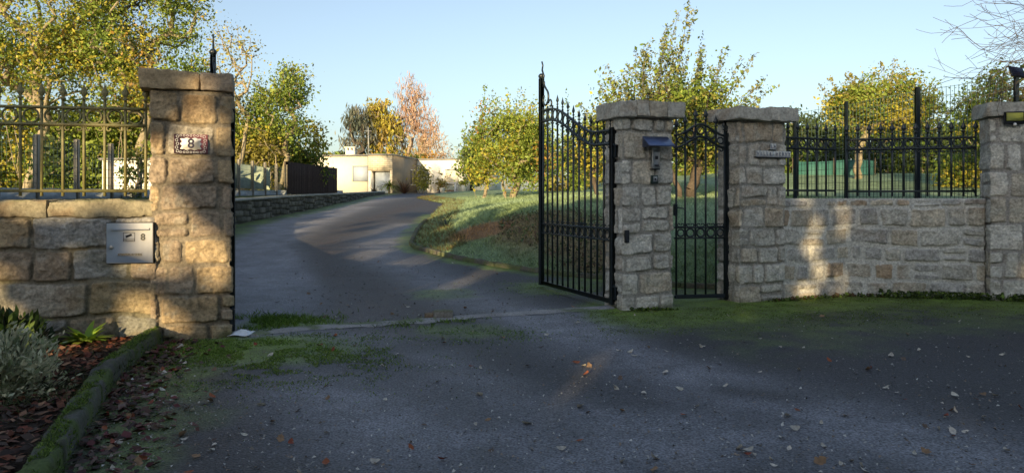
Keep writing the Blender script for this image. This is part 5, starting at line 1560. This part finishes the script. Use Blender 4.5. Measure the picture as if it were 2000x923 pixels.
# pale edge grass / litter along the left rim of the bank
x, y = sample_lawn(26000, -6.5, -1.0, 15, 40, .0, .9)
P = np.stack([x, y, zground(x, y) - .01], -1)
col = A([(.22, .19, .06), (.16, .17, .05), (.20, .12, .06)])[rg.integers(0, 3, len(P))] * rg.uniform(.6, 1.2, (len(P), 1))
o = blades('dry_grass', P, .10, .008, col, rg, 1.0); tag(o, 'straw-coloured grass fringe along the inner curve of the driveway', 'grass', kind='stuff')
q = gp(880, 470)
rosette('spiky_plant', 'dark spiky plant on the grass bank beside the driveway', (-1.55, 17.6, float(zground(-1.55, 17.6))), 26, .42, .05, 8, ((.03, .05, .035), (.05, .075, .05)), arch=.4, upr=.7)
rosette('spiky_plant', 'smaller dark spiky plant higher on the grass bank', (-1.75, 20.0, float(zground(-1.75, 20.0))), 16, .40, .04, 9, ((.04, .06, .03), (.06, .08, .04)), arch=.3, upr=1.0)

# moss / weeds tufts at wall feet
def weeds(name, pts, n, spread, h, label, cols, seed):
    r2 = np.random.default_rng(seed); P = []
    pts = A(pts, float); Ls = np.concatenate([[0], np.cumsum(np.linalg.norm(np.diff(pts, axis=0), axis=1))])
    t = r2.random(n) * Ls[-1]; cl = vn(t * 2.5, t * 0, seed); t = t[cl > .45]
    x = np.interp(t, Ls, pts[:, 0]) + r2.normal(0, spread, len(t)); y = np.interp(t, Ls, pts[:, 1]) - np.abs(r2.normal(0, spread, len(t)))
    P = np.stack([x, y, zroad(y) + r2.uniform(0, h, len(t))], -1)
    V, F = leaf_quads(P, np.tile(A([0, 0, .5]), (len(P), 1)), .045, .65, r2, jit=.7)
    col = A(cols)[r2.integers(0, len(cols), len(P))] * r2.uniform(.6, 1.3, (len(P), 1))
    o = mesh_np(name, V, F, M['leaf'], col=np.repeat(col, 4, 0)); tag(o, label, 'weeds', kind='stuff')
weeds('weeds', [(5.1, 10.28), (6.3, 9.98), (7.3, 9.65)], 1500, .05, .10, 'low green weeds along the foot of the right wall', (GRN, (.05, .08, .02), DGR), 1)
weeds('weeds', [(3.2, 9.72), (3.65, 9.9), (4.7, 10.38), (5.2, 10.25)], 500, .05, .05, 'small weeds at the foot of the name pillar and wall corner', (GRN, DGR, (.1, .06, .03)), 2)
weeds('weeds', [(1.3, 9.02), (2.0, 9.08)], 300, .03, .03, 'tiny weeds at the foot of the intercom pillar', (GRN, (.05, .08, .02)), 3)
def tuft_field(name, label, c, rx, ry, n, seed, h=.05, cols=((.16, .28, .04), (.22, .34, .06), (.09, .16, .03)), dz=0.0):
    r2 = np.random.default_rng(seed); x = c[0] + r2.normal(0, rx * .5, n); y = c[1] + r2.normal(0, ry * .5, n)
    k = fbm(x * 4, y * 4, seed) > .45; x, y = x[k], y[k]
    P = np.stack([x, y, zroad(y) + dz + x * 0], -1); col = A(cols)[r2.integers(0, len(cols), len(x))] * r2.uniform(.6, 1.2, (len(x), 1))
    o = blades(name, P, h, .004, col, r2, 1.2); tag(o, label, 'grass', kind='stuff')
tuft_field('moss_tufts', 'green moss and short grass in front of the left pillar', (-2.45, 6.75), 1.1, .55, 5000, 5, .028)
tuft_field('grass_tufts', 'bright grass behind the left pillar inside the gateway', gp(520, 630), .7, .5, 3500, 6, .06)
tuft_field('grass_tufts', 'grass growing round the stone gate stop', gp(850, 632), .7, .3, 1600, 7, .035)
tuft_field('moss_tufts', 'patch of moss and short grass before the middle of the threshold', gp(935, 655), .9, .45, 2200, 8, .018)
tuft_field('moss_tufts', 'moss on the asphalt before the small gate and name pillar', (2.6, 8.6), 2.4, .7, 6000, 9, .016, cols=((.13, .20, .03), (.09, .15, .025)))
tuft_field('moss_tufts', 'short moss on the asphalt inside the open gate leaf', (.9, 11.2), 1.3, .9, 2500, 10, .02)

r8 = np.random.default_rng(120)
x = r8.uniform(.9, 10, 90000); y = r8.uniform(6.2, 10.3, 90000)
dwl = poly_sd(wall_front, x, y)
k = (dwl < -.02) & (-dwl < 2.1 * r8.random(90000) ** .8 + 1.2 * (fbm(x * 1.3, y * 1.3, 11) - .5)) & (fbm(x * 6, y * 6, 121) > .47)
x, y = x[k], y[k]
col = A([(.15, .24, .03), (.09, .15, .025), (.20, .27, .05), (.12, .13, .05)])[r8.integers(0, 4, len(x))] * r8.uniform(.55, 1.25, (len(x), 1))
tag(blades('moss_carpet', np.stack([x, y, zroad(y) + .003], -1), .013, .005, col, r8, 1.6), 'uneven green moss spreading over the asphalt from the foot of the right wall and pillars', 'moss', kind='stuff')
x = r8.normal(-2.3, .7, 30000); y = r8.normal(6.4, .55, 30000)
k = (x > np.interp(y, bedline[::-1, 1], bedline[::-1, 0]) + .1) & (fbm(x * 5, y * 5, 122) > .5) & ~((x < -2.75) & (y > 7.0)); x, y = x[k], y[k]
col = A([(.17, .28, .04), (.10, .17, .03), (.22, .28, .06)])[r8.integers(0, 3, len(x))] * r8.uniform(.55, 1.25, (len(x), 1))
tag(blades('moss_carpet', np.stack([x, y, zroad(y) + .003], -1), .015, .004, col, r8, 1.6), 'bright moss creeping over the asphalt before the left pillar and kerb', 'moss', kind='stuff')

# ------------------------------------------------------------------ planting bed plants
def bush_small(name, label, base, rx, ry, rz, n, size, asp, cols, seed, ups=.3):
    r2 = np.random.default_rng(seed); e = empty(name, base); tag(e, label, 'shrub')
    nst = 70; V = []; 
    b = MB(); Pl = []; Dl = []
    for i in range(nst):
        v = r2.normal(0, 1, 3); v[2] = abs(v[2]) * .9 + .1; v /= np.linalg.norm(v)
        tip = A([v[0] * rx, v[1] * ry, v[2] * rz]) * r2.uniform(.75, 1.08)
        b.tube([(0, 0, 0), tuple(tip * .5 + A([0, 0, -.03])), tuple(tip)], [.008, .005, .002], 4, cap=False)
        m_ = n // nst; f = r2.uniform(.35, 1.08, m_)[:, None]
        Pl.append(tip * f + r2.normal(0, .035, (m_, 3))); Dl.append(np.tile(v + A([0, 0, ups]), (m_, 1)))
    b.build('stems', M['bark_dark'], e)
    Pl = np.concatenate(Pl); Dl = np.concatenate(Dl); Pl[:, 2] = np.maximum(Pl[:, 2], 0)
    Vv, F = leaf_quads(Pl, Dl, size, asp, r2, jit=.55)
    col = A(cols)[r2.integers(0, len(cols), len(Pl))] * r2.uniform(.7, 1.25, (len(Pl), 1))
    mesh_np('leaves', Vv, F, M['leaf'], e, col=np.repeat(col, 4, 0))
    return e
bush_small('variegated_shrub', 'low grey-green variegated shrub in the bed at the left edge', (-3.44, 4.95, .05), .42, .42, .44, 9000, .045, .34, ((.55, .54, .36), (.42, .44, .28), (.26, .30, .16), (.62, .58, .38)), 3)
rosette('broadleaf_plant', 'bright yellow-green leafy plant at the foot of the left wall', (-3.84, 6.68, .07), 60, .24, .085, 21, ((.36, .50, .05), (.24, .38, .05), (.42, .48, .07)), arch=.45, upr=.9)
bush_small('dark_plant', 'dark green leafy plant against the wall behind the variegated shrub', (-4.28, 6.3, .05), .32, .28, .36, 2200, .08, .4, (DGR, GRN, (.04, .07, .03)), 5, ups=.8)
rosette('grassy_clump', 'clump of long dark grass blades beside the left wall', (-4.18, 6.45, .05), 60, .42, .018, 23, ((.05, .07, .03), (.10, .10, .05)), arch=.5, upr=1.0)
tuft_field('bed_grass', 'thin grass growing in the bed in front of the shrub', (-3.2, 4.9), .45, .9, 1200, 12, .05, cols=((.07, .09, .03), (.1, .1, .05)), dz=.07)

# ------------------------------------------------------------------ fallen leaves
def leafmesh(seed, L=.07, W=.045, col=(.2, .12, .06), lobed=False):
    r2 = np.random.default_rng(seed)
    n = 9; V = []; F = []
    curl = r2.uniform(.15, .5); tw = r2.uniform(-.5, .5)
    for i in range(n):
        f = i / (n - 1); w = W * math.sin(math.pi * min(f * .96 + .02, 1)) ** .8 * .5
        if lobed: w *= .65 + .5 * abs(math.sin(f * math.pi * 2.6))
        z = curl * L * (f - .5) ** 2 * 2
        zz = r2.uniform(.1, .3) * w
        for s_ in (-1, 0, 1):
            V.append(((f - .5) * L, s_ * w, z + (zz if s_ else 0) + tw * (f - .5) * s_ * w + .003))
    for i in range(n - 1):
        for s_ in range(2):
            a = i * 3 + s_; F.append((a, a + 1, a + 4, a + 3))
    V = A(V); V = np.concatenate([V, [((-.5) * L - .02, .002, .006), (-.5 * L, .0015, .006), (-.5 * L, -.0015, .006), (-.5 * L - .02, -.002, .006)]])
    k = len(V) - 4; F.append((k, k + 1, k + 2, k + 3))
    me = mesh_np('fallen_leaf', V, F, M['dryleaf'], col=np.tile(A(col), (len(V), 1)) * (.8 + .4 * r2.random((len(V), 1))), smooth=True)
    return me
kinds = [('pale dry leaf lying on the dark asphalt', [(.48, .44, .36), (.40, .36, .30), (.56, .50, .42)], False, 'pale dry leaves on the asphalt'),
         ('brown curled leaf lying on the dark asphalt', [(.20, .13, .08), (.14, .10, .075), (.26, .16, .09)], True, 'brown leaves on the asphalt'),
         ('reddish leaf lying on the dark asphalt', [(.22, .06, .035), (.28, .09, .04)], False, 'reddish leaves on the asphalt')]
protos = []
for ki, (lb, cols, lob, grp) in enumerate(kinds):
    for ci, c in enumerate(cols):
        for v in range(2):
            o = leafmesh(ki * 20 + ci * 4 + v, .075, .045 if not lob else .055, c, lob); tag(o, lb, 'leaf', grp); protos.append((ki, o))
r2 = np.random.default_rng(66)
spots = []
def inside_drive(x, y):
    bx = np.interp(y, bedline[::-1, 1], bedline[::-1, 0])
    if y < 7.2 and x < bx + .1: return False
    if -3.5 < x < -2.7 and 6.9 < y < 8.0: return False
    if kerb_s(A([x]), A([y]))[0] > -.1: return False
    if x > 1.1 and y > 9.0 - .0: return False
    if y > 7 and x < -2.7: return False
    return True
while len(spots) < 95:     # heap beside the mossy kerb
    y = r2.uniform(3.6, 7.0); bx = np.interp(y, bedline[::-1, 1], bedline[::-1, 0]); x = bx + .12 + abs(r2.normal(0, .3)) * (1.2 - .08 * (y - 3.6))
    if inside_drive(x, y): spots.append((x, y, r2.choice([0, 1, 1, 2, 1], 1)[0], r2.uniform(.7, 1.15)))
while len(spots) < 250:
    px_ = r2.uniform(120, 2050); py_ = 600 + (923 - 600) * r2.random() ** 1.1
    x, y = gp(px_, py_)
    if inside_drive(x, y): spots.append((x, y, r2.choice([0, 0, 0, 0, 1, 1, 2], 1)[0], r2.uniform(.55, 1.0)))
for (px_, py_, k_) in [(655, 658, 2), (625, 676, 2), (1125, 710, 2), (1145, 733, 2), (1135, 797, 0), (1550, 840, 0), (1460, 883, 0), (1600, 905, 1), (735, 905, 0), (1240, 697, 0), (1300, 730, 0), (1325, 762, 0), (1740, 697, 0), (1865, 775, 0), (1370, 678, 0), (935, 773, 0), (1030, 830, 0), (820, 618, 0), (603, 575, 1), (490, 545, 1), (542, 592, 1)]:
    x, y = gp(px_, py_); spots.append((x, y, k_, 1.15))
while len(spots) < 296:
    px_ = r2.uniform(480, 1000); py_ = r2.uniform(500, 620); x, y = gp(px_, py_)
    if inside_drive(x, y): spots.append((x, y, r2.choice([0, 1, 1], 1)[0], r2.uniform(.6, 1.0)))
byk = {k: [o for kk, o in protos if kk == k] for k in range(3)}
used = set()
for (x, y, k_, s_) in spots:
    src = byk[k_][r2.integers(0, len(byk[k_]))]
    if src.name in used: o = src.copy(); C.objects.link(o)
    else: o = src; used.add(src.name)
    o.location = (x, y, float(zroad(y)) + .008 + .004 * r2.random()); s_ = s_ * .86; o.scale = (s_, s_, s_)
    o.rotation_euler = (r2.normal(0, .35), r2.normal(0, .35), r2.uniform(0, 6.28))
for k, o in protos:
    if o.name not in used: bpy.data.objects.remove(o)
# litter nobody could count
def litter(name, label, pts, size, cols, seed, zf_):
    r3 = np.random.default_rng(seed); n = len(pts)
    P = np.stack([pts[:, 0], pts[:, 1], zf_(pts[:, 0], pts[:, 1]) + r3.uniform(.004, .03, n)], -1)
    a = r3.uniform(0, 6.28, n); D = np.stack([np.cos(a), np.sin(a), r3.normal(0, .2, n)], -1)
    sd = np.stack([-np.sin(a), np.cos(a), r3.normal(0, .35, n)], -1); s = (size * r3.uniform(.5, 1.3, n))[:, None]
    V = np.stack([P - D * s * .5, P + sd * s * .3 + A([0, 0, .006]), P + D * s * .5 + A([0, 0, 1]) * s * .15, P - sd * s * .3 + A([0, 0, .008])], 1).reshape(-1, 3)
    col = A(cols)[r3.integers(0, len(cols), n)] * r3.uniform(.5, 1.3, (n, 1))
    o = mesh_np(name, V, np.arange(4 * n).reshape(n, 4), M['dryleaf'], col=np.repeat(col, 4, 0)); tag(o, label, 'leaf litter', kind='stuff')
y = r2.uniform(3.2, 7.1, 900); bx = np.interp(y, bedline[::-1, 1], bedline[::-1, 0]); x = bx + .1 + np.abs(r2.normal(0, .22, 900))
litter('leaf_litter', 'dark drift of dead leaves against the mossy kerb', np.stack([x, y], -1), .06, ((.07, .04, .03), (.11, .05, .04), (.05, .035, .03), (.16, .11, .09), (.10, .03, .03)), 3, lambda x, y: zroad(y))
y = r2.uniform(3.3, 7.1, 2600); bx = np.interp(y, bedline[::-1, 1], bedline[::-1, 0]); x = bx - .12 - np.abs(r2.normal(0, .9, 2600))
k = (y < 7.0 + (x + 3.4) * .19 - .1)
litter('leaf_litter', 'brown and red leaves covering the soil of the planting bed', np.stack([x, y], -1)[k], .065, ((.10, .045, .03), (.18, .06, .03), (.06, .04, .03), (.22, .12, .07), (.13, .04, .025)), 4, lambda x, y: zground(x, y) + .06)
pxs = r2.uniform(560, 1000, 500); pys = r2.uniform(470, 620, 500); pts = A([gp(a, b_) for a, b_ in zip(pxs, pys)])
litter('leaf_litter', 'scattered crumbs of leaves on the driveway inside the gate', pts[poly_sd(Kp, pts[:, 0], pts[:, 1]) < -.1], .035, ((.12, .08, .06), (.2, .17, .14), (.07, .05, .04)), 5, lambda x, y: zroad(y))
pxs = r2.uniform(200, 2050, 2600); pys = 585 + 340 * r2.random(2600) ** .9; pts = A([gp(a, b_) for a, b_ in zip(pxs, pys)])
k = A([inside_drive(*p_) for p_ in pts])
litter('leaf_litter', 'tiny leaf crumbs and grit scattered over the front asphalt', pts[k], .021, ((.42, .40, .36), (.26, .2, .15), (.5, .48, .44), (.18, .15, .12)), 6, lambda x, y: zroad(y) - .002)

# ------------------------------------------------------------------ trees behind the viewer that shade the forecourt
def shade_row():
    rg = np.random.default_rng(12)
    ta, te = math.tan(SUN_AZ), math.tan(SUN_EL) / math.cos(SUN_AZ)
    YB = -13.0
    def back(X, Y, Z):      # where the sun ray through a point crosses the row
        return X - (Y - YB) * ta, Z + (Y - YB) * te
    holes = []
    for (X, Y, Z, rx, rz) in HOLES:
        hx, hz = back(X, Y, Z); holes.append((hx, hz, rx * 1.35, rz * 1.25))
    def ok(x, z):
        k = np.ones(len(x), bool)
        for hx, hz, rx, rz in holes:
            k &= ((x - hx) / rx) ** 2 + ((z - hz) / rz) ** 2 > 1
        # leaky zone that lets dappled sun reach the left pillar and fence
        lz = (x < -8.4 + .6 * (vn(z * 2, x * 0, 3) - .5)) & (z > 3.2)
        lz2 = (x < -9.35) & (z > 5.05)
        k &= ~(lz & (fbm(x * LEAK[0], z * LEAK[0], 9, 2) > np.where(lz2, LEAK[2], LEAK[1])))
        return k
    for i, (x0, x1, top) in enumerate(ROW):
        e = empty('shade_tree', ((x0 + x1) / 2, YB, 0)); tag(e, SHADE_LABELS[i], 'tree')
        w = x1 - x0; n = int(w * 3300)
        x = rg.uniform(x0 - .3, x1 + .3, n); hh = top + .5 * (fbm(x * .8, x * 0, 5) - .5) * 2
        z = rg.uniform(0, 1, n) * hh
        y = rg.normal(0, .55, n)
        yy = YB + y
        # test in the row plane along the ray
        xr = x - y * ta; zr = z + y * te
        k = ok(xr, zr)
        P = np.stack([x - (x0 + x1) / 2, y, z], -1)[k]
        V, F = leaf_quads(P, np.tile(A([0, 0, .2]), (len(P), 1)), .26, .8, rg, jit=1)
        col = A([DGR, GRN])[rg.integers(0, 2, len(P))]
        mesh_np('crown', V, F, M['leaf'], e, col=np.repeat(col, 4, 0))
        b = MB(); b.tube([(0, 0, -.1), (.05, 0, 1.5), (0, 0, 3.2)], [.2, .15, .09], 8); b.build('trunk', M['bark_dark'], e)
LEAK = (1.6, .555, .43)
HOLES = [(4.05, 10.25, 1.32, .13, .07), (4.25, 10.3, 1.02, .09, .13), (4.62, 10.4, 1.02, .10, .20), (4.12, 10.25, .68, .12, .15), (4.3, 10.3, .35, .11, .13), (4.02, 10.2, .10, .12, .12), (4.62, 10.42, .30, .09, .10), (4.6, 10.42, .05, .09, .10),
         (-3.75, 6.9, .10, .28, .13), (-3.60, 6.95, .46, .15, .07), (-4.62, 6.7, .72, .08, .10), (-3.3, 7.1, 1.15, .15, .3), (-2.9, 7.2, .75, .13, .25), (-3.0, 7.15, 1.0, .10, .12), (-3.3, 7.1, 1.75, .25, .2), (-4.2, 6.85, 1.2, .2, .06), (-3.02, 7.15, 2.45, .18, .09), (.52, 5.7, 0, .10, .13), (.42, 7.9, 0, .07, .06), (-2.4, 14.6, .2, .30, .07), (-1.9, 13.6, .15, .25, .06)]
ROW = [(-24, -18, 6.5), (-18, -12.5, 8.0), (-12.5, -7.5, 7.4), (-7.5, -2.0, 7.2), (-2.0, 3.5, 7.2), (3.5, 9, 7.2), (9, 16, 7.0)]
SHADE_LABELS = ['dense tree behind the viewer, at the left end of the row', 'dense tree behind the viewer, second from the left of the row', 'gappy tree behind the viewer that dapples the left pillar', 'dense tree behind the viewer, in the middle of the row', 'dense tree behind the viewer, just right of the middle', 'dense tree behind the viewer, second from the right of the row', 'dense tree behind the viewer, at the right end of the row']
shade_row()
